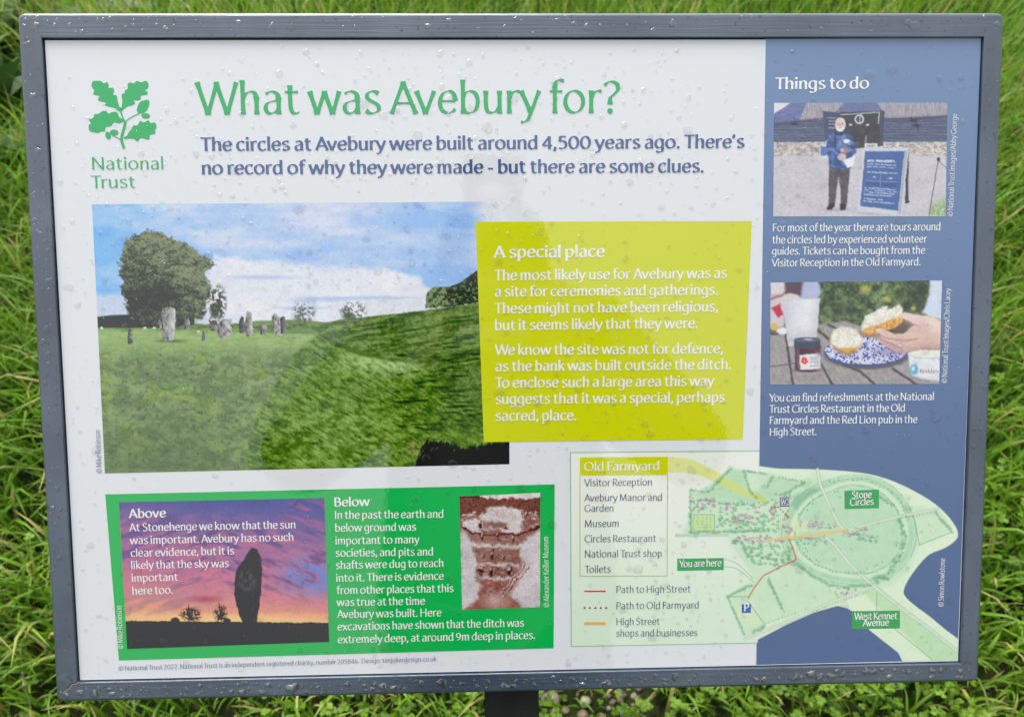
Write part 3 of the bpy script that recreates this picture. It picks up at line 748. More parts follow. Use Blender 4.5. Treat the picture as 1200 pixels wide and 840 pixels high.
def paint_tea():
    p = Paint([(903, 331.1), (1103.9, 328.6), (1100.6, 449.8), (902.3, 450.5)], 0.75).local(5.217, 895, 320); p.blur = 1.7; p.set_warp(.9, 5)
    x, y = p.x, p.y; f = p.poly
    bg = p.n(9, 7, 150) * .6 + p.n(3.5, 3.5, 151) * .4
    p.fill(mix((44, 58, 38), (122, 150, 92), sstep(.3, .75, bg)))
    p.fill((40, 44, 36), p.disc(940, 130, 90, 110, .8) * .6); p.fill((44, 50, 40), p.disc(450, 200, 130, 70, .8) * .4)
    for cx, cy, r in ((618, 95, 30), (752, 158, 22), (915, 215, 16)): p.fill((196, 186, 70), p.disc(cx, cy, r, r * .7, .7) * .75)
    # people behind
    p.fill((214, 198, 204), f([(30, 50), (130, 50), (135, 110), (110, 135), (40, 140)], 1.5)); p.fill((206, 190, 198), f([(30, 140), (130, 130), (125, 330), (30, 340)], 1.5))
    p.fill((82, 62, 74), f([(130, 45), (245, 45), (235, 125), (215, 155), (135, 115)], 1.5)); p.fill((172, 178, 214), f([(242, 45), (335, 45), (350, 120), (325, 165), (225, 150)], 1.5))
    p.fill((180, 44, 66), f([(46, 215), (100, 185), (118, 255), (90, 272)], 1.0)); p.fill((120, 40, 58), p.stroke([(40, 160), (120, 135)], 2.4) * .6)
    p.fill((216, 196, 196), p.disc(165, 160, 62, 34, .2))
    p.fill(mix((186, 198, 226), (212, 220, 238), p.n(8, 12, 152)), f([(1016, 40), (1110, 40), (1110, 285), (1040, 275), (968, 242), (992, 196), (1012, 130)], 1.2))
    # weathered table
    wd = mix((118, 112, 112), (184, 178, 178), p.n(2.6, 2.6, 153) * .5 + fbm((p.X * .9 - p.Y * .55) / 1.6, (p.Y + p.X * .4) / 14, 154) * .5)
    p.fill(wd, f([(30, 372), (150, 345), (320, 315), (505, 292), (620, 335), (1110, 470), (1110, 700), (20, 700)], 1.2))
    for a in ([(135, 372), (155, 520), (180, 690)], [(325, 340), (395, 402)], [(345, 545), (425, 690)], [(490, 560), (590, 600), (690, 690)], [(790, 585), (950, 690)], [(395, 315), (560, 395)]):
        p.fill((46, 42, 46), p.stroke(a, 2.0, 1.0) * .9)
    p.fill((84, 78, 80), p.stroke([(45, 572), (190, 552)], .8))
    p.fill((226, 224, 232), p.disc(112, 352, 36, 22, .2)); p.fill((60, 54, 66), p.disc(65, 372, 30, 10, .4) * .7); p.fill((214, 170, 90), p.disc(64, 328, 24, 24, .4))
    # cup
    cup = f([(106, 160), (220, 152), (345, 156), (322, 392), (190, 445), (152, 445)], .8)
    p.fill(mix((206, 204, 214), (230, 229, 236), sstep(110, 330, x - (y - 160) * .0)), cup); p.fill((196, 194, 204), p.stroke([(108, 164), (222, 158), (343, 160)], 1.0) * .5)
    p.fill((176, 174, 186), p.stroke([(338, 170), (318, 388)], 7, 5) * cup * .45); p.fill((190, 188, 198), p.stroke([(116, 180), (156, 435)], 4, 4) * cup * .4); p.fill((150, 146, 152), p.disc(255, 400, 90, 50, .8) * cup * .3)
    # plate
    p.fill((70, 66, 74), p.disc(632, 500, 262, 88, .1) * .8); p.fill((64, 78, 130), p.disc(625, 482, 258, 90, .02))
    sp = sstep(.5, .62, p.n(1.7, 1.5, 155)); p.fill(mix((214, 214, 232), (62, 76, 168), sp), p.disc(625, 474, 250, 84, .02))
    p.fill(mix((190, 192, 220), (44, 56, 140), sp), p.disc(625, 470, 170, 52, .1) * .5); p.fill((90, 84, 130), p.disc(770, 485, 90, 30, .7) * .4)
    # scones
    cr = mix((212, 206, 190), (240, 237, 228), sstep(.25, .75, p.n(2.6, 2.6, 156)))
    p.fill((220, 158, 74), f([(402, 395), (460, 330), (560, 345), (600, 400), (596, 455), (520, 496), (470, 490), (420, 445)], .9)); p.fill(mix((206, 138, 60), (240, 190, 104), p.n(2.4, 2.4, 157)), p.disc(505, 466, 55, 28, .4) * .8)
    p.fill(cr, f([(412, 385), (430, 345), (480, 326), (560, 340), (604, 400), (585, 452), (520, 455), (450, 460), (410, 425)], 1.0))
    p.fill(mix((200, 128, 54), (240, 184, 96), sstep(.3, .7, p.n(2.4, 2.4, 158))), f([(594, 335), (640, 300), (800, 250), (858, 262), (848, 312), (800, 342), (720, 350), (690, 372), (640, 386), (610, 372)], .9))
    p.fill(cr, f([(596, 325), (622, 262), (690, 226), (728, 205), (758, 205), (760, 222), (832, 192), (852, 215), (848, 258), (780, 282), (700, 318), (640, 328), (604, 348)], .9))
    p.fill((196, 178, 130), p.stroke([(604, 346), (690, 322), (780, 286), (850, 258)], 1.2) * .5)
    # hand
    sk = mix((196, 158, 148), (232, 204, 194), p.n(6, 4, 159) * .55 + sstep(120, 330, 620 - y) * .45)
    p.fill((96, 74, 76), f([(790, 340), (850, 300), (925, 300), (850, 372), (800, 372)], 1.2) * .9)
    p.fill(sk, f([(838, 250), (862, 236), (905, 252), (1000, 262), (1110, 296), (1110, 466), (985, 458), (930, 470), (880, 462), (850, 440), (800, 440), (735, 410), (684, 372), (690, 340), (720, 336), (800, 372), (850, 372), (880, 352), (922, 312), (860, 284), (842, 270)], .8))
    p.fill(sk, f([(690, 372), (735, 408), (800, 440), (850, 470), (845, 488), (800, 478), (720, 430), (684, 388)], .8)); p.fill((206, 168, 154), f([(850, 440), (905, 452), (985, 440), (900, 484), (845, 488)], .8))
    for a in ([(700, 374), (760, 400), (860, 412), (940, 400)], [(690, 384), (760, 425), (850, 462)], [(860, 284), (922, 312), (960, 330)]): p.fill((150, 104, 96), p.stroke(a, .9) * .75)
    p.fill((232, 204, 194), p.disc(705, 352, 16, 10, .5) * .8); p.fill((232, 206, 196), p.disc(860, 262, 18, 9, .5) * .6)
    p.fill((178, 134, 124), p.disc(985, 320, 20, 8, .7) * .4)
    p.fill((236, 214, 206), p.stroke([(900, 275), (1000, 300), (1070, 330)], 7, 6) * .5); p.fill((172, 128, 118), p.stroke([(900, 478), (980, 462), (1075, 462)], 4, 4) * .45); p.fill((166, 120, 112), p.stroke([(700, 400), (780, 448), (850, 484)], 2.5, 2.5) * .5); p.fill((198, 156, 146), p.stroke([(960, 330), (1000, 380), (1040, 440)], 9, 7) * .35)
    for cx, cy in ((842, 395), (872, 452), (905, 352)): p.fill((206, 158, 150), p.disc(cx, cy, 26, 14, .8) * .45)
    p.fill((120, 84, 50), p.stroke([(600, 372), (650, 388), (700, 374)], 2.2, 2) * .5); p.fill((120, 84, 60), p.stroke([(430, 455), (500, 496), (560, 478)], 2.0, 2) * .45)
    # jar
    p.fill((70, 64, 70), p.disc(275, 592, 90, 14, .4) * .7)
    p.fill(mix((58, 30, 42), (112, 62, 78), sstep(190, 330, x) * p.n(3, 9, 160)), f([(190, 455), (346, 450), (350, 585), (320, 602), (215, 602), (194, 585)], .8))
    p.fill((222, 220, 228), f([(217, 500), (347, 492), (347, 584), (222, 592)], .6)); p.fill((58, 62, 84), f([(184, 408), (200, 398), (330, 395), (347, 408), (346, 450), (330, 460), (205, 462), (186, 450)], .8)); p.fill((84, 88, 112), p.disc(265, 406, 78, 16, .1)); p.fill((186, 188, 206), p.disc(272, 405, 26, 7, .4) * .8)
    for a in range(5): p.fill((222, 70, 62), p.disc(250 + 13 * math.cos(a * 1.26 + .3), 536 + 13 * math.sin(a * 1.26 + .3), 10, 10, .3))
    for k, yy in enumerate((518, 532, 546, 566)): p.fill((110, 110, 128), p.stroke([(284, yy), (330 - 8 * (k == 1), yy - 2)], .8) * .7)
    p.fill((150, 120, 140), p.stroke([(208, 470), (212, 588)], 1.6, 1.2) * .6); p.fill((34, 18, 26), p.stroke([(340, 460), (343, 495)], 3, 2) * .5); p.fill((170, 170, 178), p.stroke([(338, 500), (340, 580)], 4, 4) * .4)
    # tub of cream
    p.fill(mix((206, 208, 214), (234, 236, 240), p.n(8, 8, 161)), f([(880, 490), (960, 470), (1110, 474), (1110, 665), (1000, 652), (908, 630), (896, 600)], .8)); p.fill((228, 226, 214), p.disc(990, 492, 104, 20, .1)); p.fill((180, 182, 192), p.stroke([(882, 498), (920, 516), (1000, 520), (1080, 518)], .8) * .8)
    p.fill((94, 168, 206), p.disc(918, 590, 26, 34, .25)); p.fill((196, 224, 234), p.disc(914, 582, 10, 12, .5)); p.fill((170, 190, 214), p.stroke([(905, 628), (1000, 648), (1075, 655)], .8) * .6)
    return p


def paint_map():
    p = Paint([(664, 526), (1131.4, 524), (1121.9, 772.9), (664, 783)], 0.8)
    x0, y0 = p.X, p.Y
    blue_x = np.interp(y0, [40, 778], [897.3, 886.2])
    white = np.array((220, 222, 226.)); blue = mix((118, 141, 176), (86, 106, 145), sstep(20, 760, y0 + 30 * p.n(160, 90, 501)))  # blue repeats the side column's painted sky veil, paler at the top
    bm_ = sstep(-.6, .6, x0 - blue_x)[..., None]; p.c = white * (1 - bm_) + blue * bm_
    f = p.poly
    # pale legend field
    leg = f([(668.5, 530.2), (889.5, 528.3), (888, 753), (669.4, 757.2)], .6)
    p.fill(mix((229, 233, 222), (212, 229, 208), sstep(560, 740, y0 + 10 * p.n(40, 40, 201))), leg)
    p.fill((110, 172, 132), np.maximum(p.stroke([(668.5, 530.2), (889.5, 528.3)], .9, .5), np.maximum(p.stroke([(668.5, 530.2), (669.4, 757.2)], .9, .5), p.stroke([(669.4, 757.2), (888, 753)], .9, .5))))
    p.local(3.231, 780, 530)
    shape = [(345, 50), (420, 60), (480, 62), (575, 64), (700, 72), (800, 88), (900, 125), (1000, 180), (1060, 230), (1095, 275), (1107, 305), (1100, 330), (1060, 360), (1000, 385), (960, 425), (920, 480), (902, 520), (908, 545), (940, 575), (1000, 620), (1060, 670), (1140, 735), (1140, 800), (922, 800), (880, 757), (820, 710), (770, 670), (720, 610), (690, 590), (650, 580), (560, 606), (460, 650), (345, 710), (330, 730), (260, 720), (200, 560), (300, 440), (200, 320), (40, 320), (90, 120), (230, 40)]
    sm = catmull(shape[:26], 3)
    mapm = f(list(sm) + shape[26:], .7)
    onblue = sstep(-.6, .6, x0 - blue_x)
    tex = p.n(9, 9, 202) * .6 + p.n(3, 3, 203) * .4
    p.fill(mix((206, 226, 196), (224, 236, 212), tex), mapm * onblue)
    base = mix((186, 218, 186), (212, 231, 200), tex)
    body = f([(95, 140), (150, 150), (250, 55), (300, 70), (420, 85), (520, 105), (575, 68), (600, 95), (740, 92), (860, 130), (930, 200), (1030, 212), (1090, 290), (960, 355), (930, 440), (860, 500), (790, 525), (660, 560), (560, 590), (370, 655), (300, 700), (232, 545), (300, 505), (330, 470), (250, 350), (235, 315), (60, 312), (90, 240)], 3)
    p.fill(base, body * .95)
    p.fill(mix((168, 208, 176), (190, 220, 186), tex), f([(250, 60), (300, 75), (330, 160), (400, 90), (500, 110), (470, 170), (340, 195), (100, 165)], 3) * .8)
    p.fill((214, 228, 196), f([(250, 600), (330, 560), (360, 640), (300, 660)], 3) * .8)
    # henge bank and ditch rings
    r = np.hypot((p.x - 700) / 255, (p.y - 295) / 208) + .05 * (fbm(p.x / 90, p.y / 90, 204) - .5) + .03 * np.cos(3 * np.arctan2(p.y - 295, p.x - 700) + .6)
    a_ = np.arctan2((p.y - 295) / 208, (p.x - 700) / 255)
    sk_ = .45 + .55 * sstep(.3, .6, p.n(5, 5, 205))
    p.fill(mix((176, 212, 180), (200, 226, 190), tex), sstep(1.02, .96, r) * .8)
    p.fill((150, 198, 166), sstep(.06, .01, np.abs(r - .93)) * .55 * sk_); p.fill((212, 230, 202), sstep(.05, .01, np.abs(r - .85)) * .7); p.fill((124, 178, 146), sstep(.020, .006, np.abs(r - .80)) * .6 * sk_); p.fill((128, 180, 148), sstep(.018, .006, np.abs(r - 1.0)) * .55 * sk_)
    p.fill(mix((170, 210, 178), (194, 222, 188), tex), sstep(.77, .73, r) * .7)
    p.fill((112, 166, 134), f([(470, 200), (490, 160), (550, 135), (600, 140), (540, 170), (500, 215)], 3) * .5)
    av = f([(750, 530), (800, 500), (870, 560), (1108, 745), (1108, 790), (1010, 790)], 2); p.fill(mix((176, 214, 172), (196, 224, 184), tex), av)
    # roads
    road = lambda pts, c=(216, 222, 206), w=2.4: (p.fill((142, 178, 146), p.stroke(pts, w + 1.1, .6) * .7), p.fill(c, p.stroke(pts, w, .6)))
    road([(575, 64), (585, 120), (620, 200), (655, 270), (680, 298)], w=2.6); road([(595, 312), (640, 350), (700, 425), (780, 500), (900, 595), (1000, 668), (1112, 757)], w=2.6)
    road([(680, 296), (780, 268), (900, 238), (1030, 214)], w=2.0); road([(300, 705), (460, 640), (640, 560), (780, 508)], w=2.4); road([(40, 315), (235, 312)], (190, 214, 190), 1.8)
    road([(430, 240), (434, 325)], w=1.8); road([(600, 312), (520, 318)], w=1.2)
    for q in ([(310, 560), (378, 655)], [(388, 470), (450, 605)], [(655, 550), (640, 525)], [(800, 530), (800, 610), (1010, 785)], [(960, 350), (1085, 300)], [(940, 240), (960, 350)], [(230, 545), (312, 545)]):
        p.fill((96, 154, 118), p.stroke(q, .8, .5) * .75)
    for q in ([(220, 403), (270, 420), (330, 475)], [(220, 432), (270, 440), (335, 490)]):
        p.fill((120, 168, 138), p.stroke(catmull(q, 4), .6, .5) * .9)
    # lime swoosh from the list to the farmyard
    sw = np.vstack([catmull([(8, 15), (100, 28), (190, 70), (270, 115), (370, 175)], 4), catmull([(350, 182), (250, 148), (160, 100), (90, 78), (8, 76)], 4)])
    p.fill((212, 218, 96), f(sw, .8) * .55); p.fill((196, 204, 84), f([(320, 140), (360, 160), (390, 190), (370, 200)], 2) * .6)
    # garden plot
    p.fill((196, 220, 160), f([(95, 235), (185, 235), (185, 295), (95, 300)], .8)); p.fill((110, 160, 120), np.maximum(p.stroke([(95, 235), (185, 235), (185, 295), (95, 300), (95, 235)], .8), 0) * .8)
    # trees and hedges: little brushed clumps
    q = random.Random(5)
    def clump(cx, cy, s=1.0, dark=.5):
        g = q.random()
        p.spot((134 - 30 * g, 186 - 22 * g, 150 - 30 * g), cx, cy, 6.5 * s, 5.5 * s, .6, .55); p.spot((88, 142, 112), cx + 2.2 * s, cy + 2.4 * s, 3.6 * s, 2.2 * s, .7, dark * .9); p.spot((196, 222, 184), cx - 2 * s, cy - 2 * s, 2.4 * s, 2 * s, .6, .5)
    def hedge(pts, gap=9, s=1.0, j=2.5):
        pts = np.array(pts, float); L = np.r_[0, np.cumsum(np.linalg.norm(np.diff(pts, axis=0), axis=1))]
        for d in np.arange(0, L[-1], gap): clump(np.interp(d, L, pts[:, 0]) + q.uniform(-j, j), np.interp(d, L, pts[:, 1]) + q.uniform(-j, j), s * q.uniform(.7, 1.2))
    def wood(poly, n, s=1.0):
        a = np.array(poly); k = 0
        while k < n:
            cx, cy = q.uniform(a[:, 0].min(), a[:, 0].max()), q.uniform(a[:, 1].min(), a[:, 1].max()); ins = False
            for (x1, y1), (x2, y2) in zip(a, np.roll(a, -1, 0)):
                if (y1 > cy) != (y2 > cy) and cx < (x2 - x1) * (cy - y1) / (y2 - y1) + x1: ins = not ins
            if ins: clump(cx, cy, s * q.uniform(.7, 1.3)); k += 1
    hedge([(95, 300), (92, 140), (160, 150), (250, 55)], 8, .9); hedge([(295, 68), (320, 150), (345, 175)], 7, .9); hedge([(300, 70), (385, 82)], 7, .8); hedge([(405, 90), (380, 135)], 8, .9); hedge([(430, 95), (520, 112)], 12, .8); hedge([(440, 160), (525, 115)], 8, .9)
    hedge([(130, 180), (250, 195), (340, 195)], 12, .9); hedge([(95, 302), (235, 300), (380, 295)], 8, 1.0); wood([(190, 235), (300, 245), (430, 215), (430, 300), (195, 296)], 95, .85); wood([(330, 190), (480, 130), (520, 110), (470, 190), (420, 215)], 26, .8); wood([(100, 160), (340, 185), (340, 230), (190, 235), (100, 225)], 34, .75)
    wood([(240, 330), (380, 345), (440, 330), (480, 360), (470, 410), (410, 430), (330, 420), (290, 370)], 95, .95); hedge([(470, 330), (600, 322)], 14, .8)
    hedge([(232, 545), (300, 510), (330, 500)], 8, 1.0); hedge([(235, 550), (300, 695)], 8, .9, 1.5); hedge([(330, 680), (375, 655)], 9, 1.1); hedge([(388, 480), (440, 590)], 9, 1.0)
    hedge([(495, 420), (560, 470), (620, 500), (690, 508), (780, 500)], 10, 1.1, 3); wood([(770, 470), (840, 460), (850, 490), (790, 500)], 12, 1.2); hedge([(840, 455), (885, 400), (905, 320), (880, 250)], 9, 1.2, 5); hedge([(810, 165), (860, 200)], 10, .9)
    hedge([(1020, 225), (1085, 300)], 7, 1.0); hedge([(880, 250), (1030, 222)], 14, .7); hedge([(560, 600), (770, 525)], 11, .5, 1); hedge([(380, 645), (540, 590)], 13, .5, 1); wood([(640, 305), (720, 300), (810, 320), (800, 340), (690, 322)], 28, .9); wood([(480, 320), (640, 330), (600, 350), (500, 350)], 14, .8); hedge([(520, 130), (560, 175), (500, 240)], 16, .6); hedge([(600, 110), (760, 100), (880, 160), (920, 260)], 18, .6, 3); hedge([(500, 340), (560, 420), (640, 455), (760, 450)], 15, .6, 3); wood([(400, 420), (480, 400), (490, 425), (420, 440)], 8, .9)
    for i in range(26): clump(100 + 16 * (i % 5) + q.uniform(-2, 2) + 6, 245 + 9 * (i // 5) + q.uniform(-1, 1), .42, .9)
    # houses
    def houses(poly, n, cols=((204, 184, 184), (190, 186, 196), (216, 204, 202), (178, 162, 164))):
        a = np.array(poly)
        for i in range(n):
            cx, cy = q.uniform(a[:, 0].min(), a[:, 0].max()), q.uniform(a[:, 1].min(), a[:, 1].max()); wd, ht = q.uniform(3, 7.5), q.uniform(2.4, 4.5)
            p.spot((138, 124, 134), cx, cy - 1.2, wd * 1.1, ht * 1.1, .3, .6); p.spot(q.choice(cols), cx, cy + .8, wd, ht * .8, .3, .9)
    houses([(100, 175), (190, 215)], 26); houses([(225, 190), (265, 222)], 14); houses([(250, 235), (335, 270)], 22); houses([(255, 315), (400, 348)], 40); houses([(330, 195), (410, 240)], 14); houses([(400, 205), (470, 250)], 10, ((206, 120, 104), (190, 130, 120), (196, 170, 176))); houses([(440, 255), (475, 315)], 12, ((200, 140, 128), (190, 180, 196), (206, 170, 178)))
    houses([(480, 262), (655, 288)], 34); houses([(690, 285), (770, 315)], 16); houses([(480, 318), (600, 335)], 12); houses([(650, 515), (720, 540)], 8); houses([(390, 330), (460, 350)], 8, ((180, 178, 204), (196, 190, 206)))
    for (a, b) in ((485, 510), (512, 540)): p.fill((214, 226, 178), f([(a, 258), (b - 3, 258), (b - 3, 300), (a, 300)], .6) * .8)
    for i in range(24):
        an = q.uniform(0, 6.28); p.fill((120, 128, 120), p.disc(700 + 255 * .74 * math.cos(an), 295 + 208 * .74 * math.sin(an), 2.2, 2.8, .4) * .8)
    # coloured ways
    p.fill((238, 190, 118), p.stroke([(380, 332), (470, 321), (560, 311), (690, 294)], 2.6, .7)); p.fill((200, 96, 76), p.stroke([(466, 327), (482, 360), (495, 405), (440, 430), (370, 466), (340, 505), (312, 552)], 1.3, .5))
    for i in range(8): p.fill((200, 84, 66), p.disc(400 + i * 9, 206 + (i > 3) * (i - 3) * 9, 3.2, 3.2, .3) * .9)
    return p


# ------------------------------------------------------------------ ground
def soil_mat():
    m, n, l, b = new_mat('damp earth and moss')
    tc = n.new('ShaderNodeTexCoord')
    a = n.new('ShaderNodeTexNoise'); a.inputs['Scale'].default_value = 9; a.inputs['Detail'].default_value = 8
    c = n.new('ShaderNodeTexNoise'); c.inputs['Scale'].default_value = 70; c.inputs['Detail'].default_value = 5
    r = n.new('ShaderNodeValToRGB'); e = r.color_ramp.elements
    e[0].position = .35; e[0].color = (.014, .022, .006, 1); e[1].position = .7; e[1].color = (.04, .055, .014, 1)
    x = n.new('ShaderNodeMix'); x.data_type = 'RGBA'; x.inputs['B'].default_value = (.075, .055, .03, 1)
    r2 = n.new('ShaderNodeValToRGB'); r2.color_ramp.elements[0].position = .55; r2.color_ramp.elements[1].position = .7
    for q in (a, c): l.new(tc.outputs['Object'], q.inputs['Vector'])
    l.new(a.outputs['Fac'], r.inputs['Fac']); l.new(c.outputs['Fac'], r2.inputs['Fac'])
    l.new(r2.outputs['Color'], x.inputs['Factor']); l.new(r.outputs['Color'], x.inputs['A'])
    ln = n.new('ShaderNodeVectorMath'); ln.operation = 'LENGTH'; l.new(tc.outputs['Object'], ln.inputs[0])
    mr = n.new('ShaderNodeMapRange'); mr.inputs['From Min'].default_value = 5; mr.inputs['From Max'].default_value = 9; l.new(ln.outputs['Value'], mr.inputs['Value'])
    md = n.new('ShaderNodeValToRGB'); md.color_ramp.elements[0].position = .3; md.color_ramp.elements[0].color = (.05, .10, .012, 1); md.color_ramp.elements[1].position = .7; md.color_ramp.elements[1].color = (.10, .17, .02, 1)
    l.new(c.outputs['Fac'], md.inputs['Fac'])
    far = n.new('ShaderNodeMix'); far.data_type = 'RGBA'; l.new(mr.outputs[0], far.inputs['Factor']); l.new(x.outputs['Result'], far.inputs['A']); l.new(md.outputs['Color'], far.inputs['B'])
    l.new(far.outputs['Result'], b.inputs['Base Color']); b.inputs['Specular IOR Level'].default_value = .1
    bp = n.new('ShaderNodeBump'); bp.inputs['Strength'].default_value = .8; bp.inputs['Distance'].default_value = .02
    l.new(c.outputs['Fac'], bp.inputs['Height']); l.new(bp.outputs[0], b.inputs['Normal'])
    b.inputs['Roughness'].default_value = .8
    return m


tag(mesh_obj('ground', [(-400, -400, 0), (400, -400, 0), (400, 400, 0), (-400, 400, 0)], [(0, 1, 2, 3)], soil_mat()), kind='structure')


def ground_at(X, Y, z=0.0):
    d = cam_right * (X - 600) / FPX + cam_down * (Y - 420) / FPX + cam_fwd
    return CAM + d * ((z - CAM[2]) / d[2])


# ------------------------------------------------------------------ the board: frame, back, post
def paint_metal(name, axis):
    """Dark blue-grey paint on timber: brush marks and grain along the rail, chips and damp."""
    m, n, l, b = new_mat(name)
    tc = n.new('ShaderNodeTexCoord'); mp = n.new('ShaderNodeMapping')
    mp.inputs['Scale'].default_value = (14, 500, 500) if axis == 0 else (500, 14, 14)
    g = n.new('ShaderNodeTexNoise'); g.inputs['Scale'].default_value = 1.0; g.inputs['Detail'].default_value = 4
    l.new(tc.outputs['Object'], mp.inputs['Vector']); l.new(mp.outputs[0], g.inputs['Vector'])
    a = n.new('ShaderNodeTexNoise'); a.inputs['Scale'].default_value = 16; a.inputs['Detail'].default_value = 6
    l.new(tc.outputs['Object'], a.inputs['Vector'])
    r = n.new('ShaderNodeValToRGB'); e = r.color_ramp.elements
    e[0].position = .32; e[0].color = (.037, .058, .094, 1); e[1].position = .7; e[1].color = (.072, .102, .150, 1)
    l.new(a.outputs['Fac'], r.inputs['Fac'])
    k = n.new('ShaderNodeTexNoise'); k.inputs['Scale'].default_value = 230; k.inputs['Detail'].default_value = 2
    l.new(tc.outputs['Object'], k.inputs['Vector'])
    r2 = n.new('ShaderNodeValToRGB'); r2.color_ramp.elements[0].position = .66; r2.color_ramp.elements[1].position = .70
    l.new(k.outputs['Fac'], r2.inputs['Fac'])
    x = n.new('ShaderNodeMix'); x.data_type = 'RGBA'; x.inputs['B'].default_value = (.022, .027, .036, 1)
    l.new(r2.outputs['Color'], x.inputs['Factor']); l.new(r.outputs['Color'], x.inputs['A']); l.new(x.outputs['Result'], b.inputs['Base Color'])
    ad = n.new('ShaderNodeMath'); ad.operation = 'ADD'; l.new(g.outputs['Fac'], ad.inputs[0]); l.new(a.outputs['Fac'], ad.inputs[1])
    bp = n.new('ShaderNodeBump'); bp.inputs['Strength'].default_value = .35; bp.inputs['Distance'].default_value = .0012
    l.new(ad.outputs[0], bp.inputs['Height']); l.new(bp.outputs[0], b.inputs['Normal'])
    b.inputs['Roughness'].default_value = .3; b.inputs['IOR'].default_value = 1.75
    b.inputs['Coat Weight'].default_value = 1.0; b.inputs['Coat Roughness'].default_value = .22; b.inputs['Coat IOR'].default_value = 1.6
    return m


RAIL_H = paint_metal('blue grey frame paint, level rails', 0)
RAIL_V = paint_metal('blue grey frame paint, upright rails', 1)
board = bpy.data.objects.new('information_board', None); COL.objects.link(board); board.location = ROOT
board.empty_display_size = .2
tag(board, 'reclined information board in a dark grey frame on a post, wet with rain', 'information board')

outer = [(20, 17), (1178, 12), (1147, 797), (65, 825)]
FACE = 0.0028
ou, ov = px([p[0] for p in outer], [p[1] for p in outer], FACE)
oL, oR, oT, oB = (ou[0] + ou[3]) / 2, (ou[1] + ou[2]) / 2, (ov[0] + ov[1]) / 2, (ov[2] + ov[3]) / 2
iL, iR, iT, iB = -.0007, PW + .0007, -.0007, PH + .0007


def build_rails():
    prof = [(0, -.030), (0, -.0018), (.010, -.0004), (.028, .0011), (.055, .0018), (.09, .0024), (.13, .0027), (.17, FACE), (.97, FACE), (.988, .0026), (1, .0021), (1, -.003)]
    cs_o = [(oL, oT), (oR, oT), (oR, oB), (oL, oB)]; cs_i = [(iL, iT), (iR, iT), (iR, iB), (iL, iB)]
    for k in range(4):
        a_o, b_o = np.array(cs_o[k]), np.array(cs_o[(k + 1) % 4]); a_i, b_i = np.array(cs_i[k]), np.array(cs_i[(k + 1) % 4])
        d = (b_o - a_o) / np.linalg.norm(b_o - a_o); inn = np.array([-d[1], d[0]])
        vs, fs = [], []; rows = []
        for s, h in prof:
            A, Bq = a_o + (a_i - a_o) * s, b_o + (b_i - b_o) * s
            r = .0062 * max(0, 1 - s / .3)
            row = []
            for t in (45, 22, 0):                                # half of the rounded corner at each end
                th = math.radians(t); row.append(A + d * (r - r * math.sin(th)) + inn * (r - r * math.cos(th)) * 1.0)
            for t in np.linspace(.02, .98, 23):
                row.append(A + (Bq - A) * t)
            for t in (0, 22, 45):
                th = math.radians(t); row.append(Bq - d * (r - r * math.sin(th)) + inn * (r - r * math.cos(th)))
            rows.append([(q[0], q[1], h) for q in row])
        m = len(rows[0])
        arr = np.array(rows).reshape(-1, 3)
        shr = .00012                                            # hairline at the mitre
        vs = B(arr[:, 0], arr[:, 1], arr[:, 2])
        for i in range(len(rows) - 1):
            for j in range(m - 1):
                fs.append((i * m + j, i * m + j + 1, (i + 1) * m + j + 1, (i + 1) * m + j))
        fs.append([i * m for i in range(len(rows))]); fs.append([i * m + m - 1 for i in range(len(rows))][::-1])
        for j in range(m - 1): fs.append((j + 1, j, (len(rows) - 1) * m + j, (len(rows) - 1) * m + j + 1))
        o = mesh_obj('frame_rail', vs, fs, RAIL_H if k % 2 == 0 else RAIL_V, board)
        bm = bmesh.new(); bm.from_mesh(o.data); bmesh.ops.recalc_face_normals(bm, faces=bm.faces)
        bm.to_mesh(o.data); bm.free()
        o.data.update()


build_rails()
M_FILL = ink_mat('old mitre filler', (150, 140, 120), .6); M_CRACK = ink_mat('open mitre joint', (24, 26, 30), .7)


def mitre_crack():
    q = [(92, 797), (88, 800), (84, 801), (80, 806), (76, 808), (72, 811)]
    rail = [o for o in board.children if o.name.startswith('frame_rail')][2]
    for nm, w_, m_, dh in (('joint_filler', 2.3, M_FILL, .00012), ('joint_crack', .9, M_CRACK, .00022)):
        pts = np.array(q, float) + np.array([[.4 * math.sin(3 * i), .4 * math.cos(5 * i)] for i in range(len(q))]) + (0 if nm == 'joint_crack' else .6)
        patch(nm, m_, rail, [ribbon(pts, w_)], FACE + dh)



def plain_mat(name, c, rough, bump=0, scale=60):
    m, n, l, b = new_mat(name)
    tc = n.new('ShaderNodeTexCoord'); a = n.new('ShaderNodeTexNoise'); a.inputs['Scale'].default_value = scale; a.inputs['Detail'].default_value = 5
    l.new(tc.outputs['Object'], a.inputs['Vector'])
    r = n.new('ShaderNodeValToRGB'); e = r.color_ramp.elements
    e[0].position = .3; e[0].color = (*[q * .75 for q in c], 1); e[1].position = .7; e[1].color = (*[q * 1.2 for q in c], 1)
    l.new(a.outputs['Fac'], r.inputs['Fac']); l.new(r.outputs['Color'], b.inputs['Base Color'])
    if bump:
        bp = n.new('ShaderNodeBump'); bp.inputs['Strength'].default_value = bump; bp.inputs['Distance'].default_value = .002
        l.new(a.outputs['Fac'], bp.inputs['Height']); l.new(bp.outputs[0], b.inputs['Normal'])
    b.inputs['Roughness'].default_value = rough
    return m


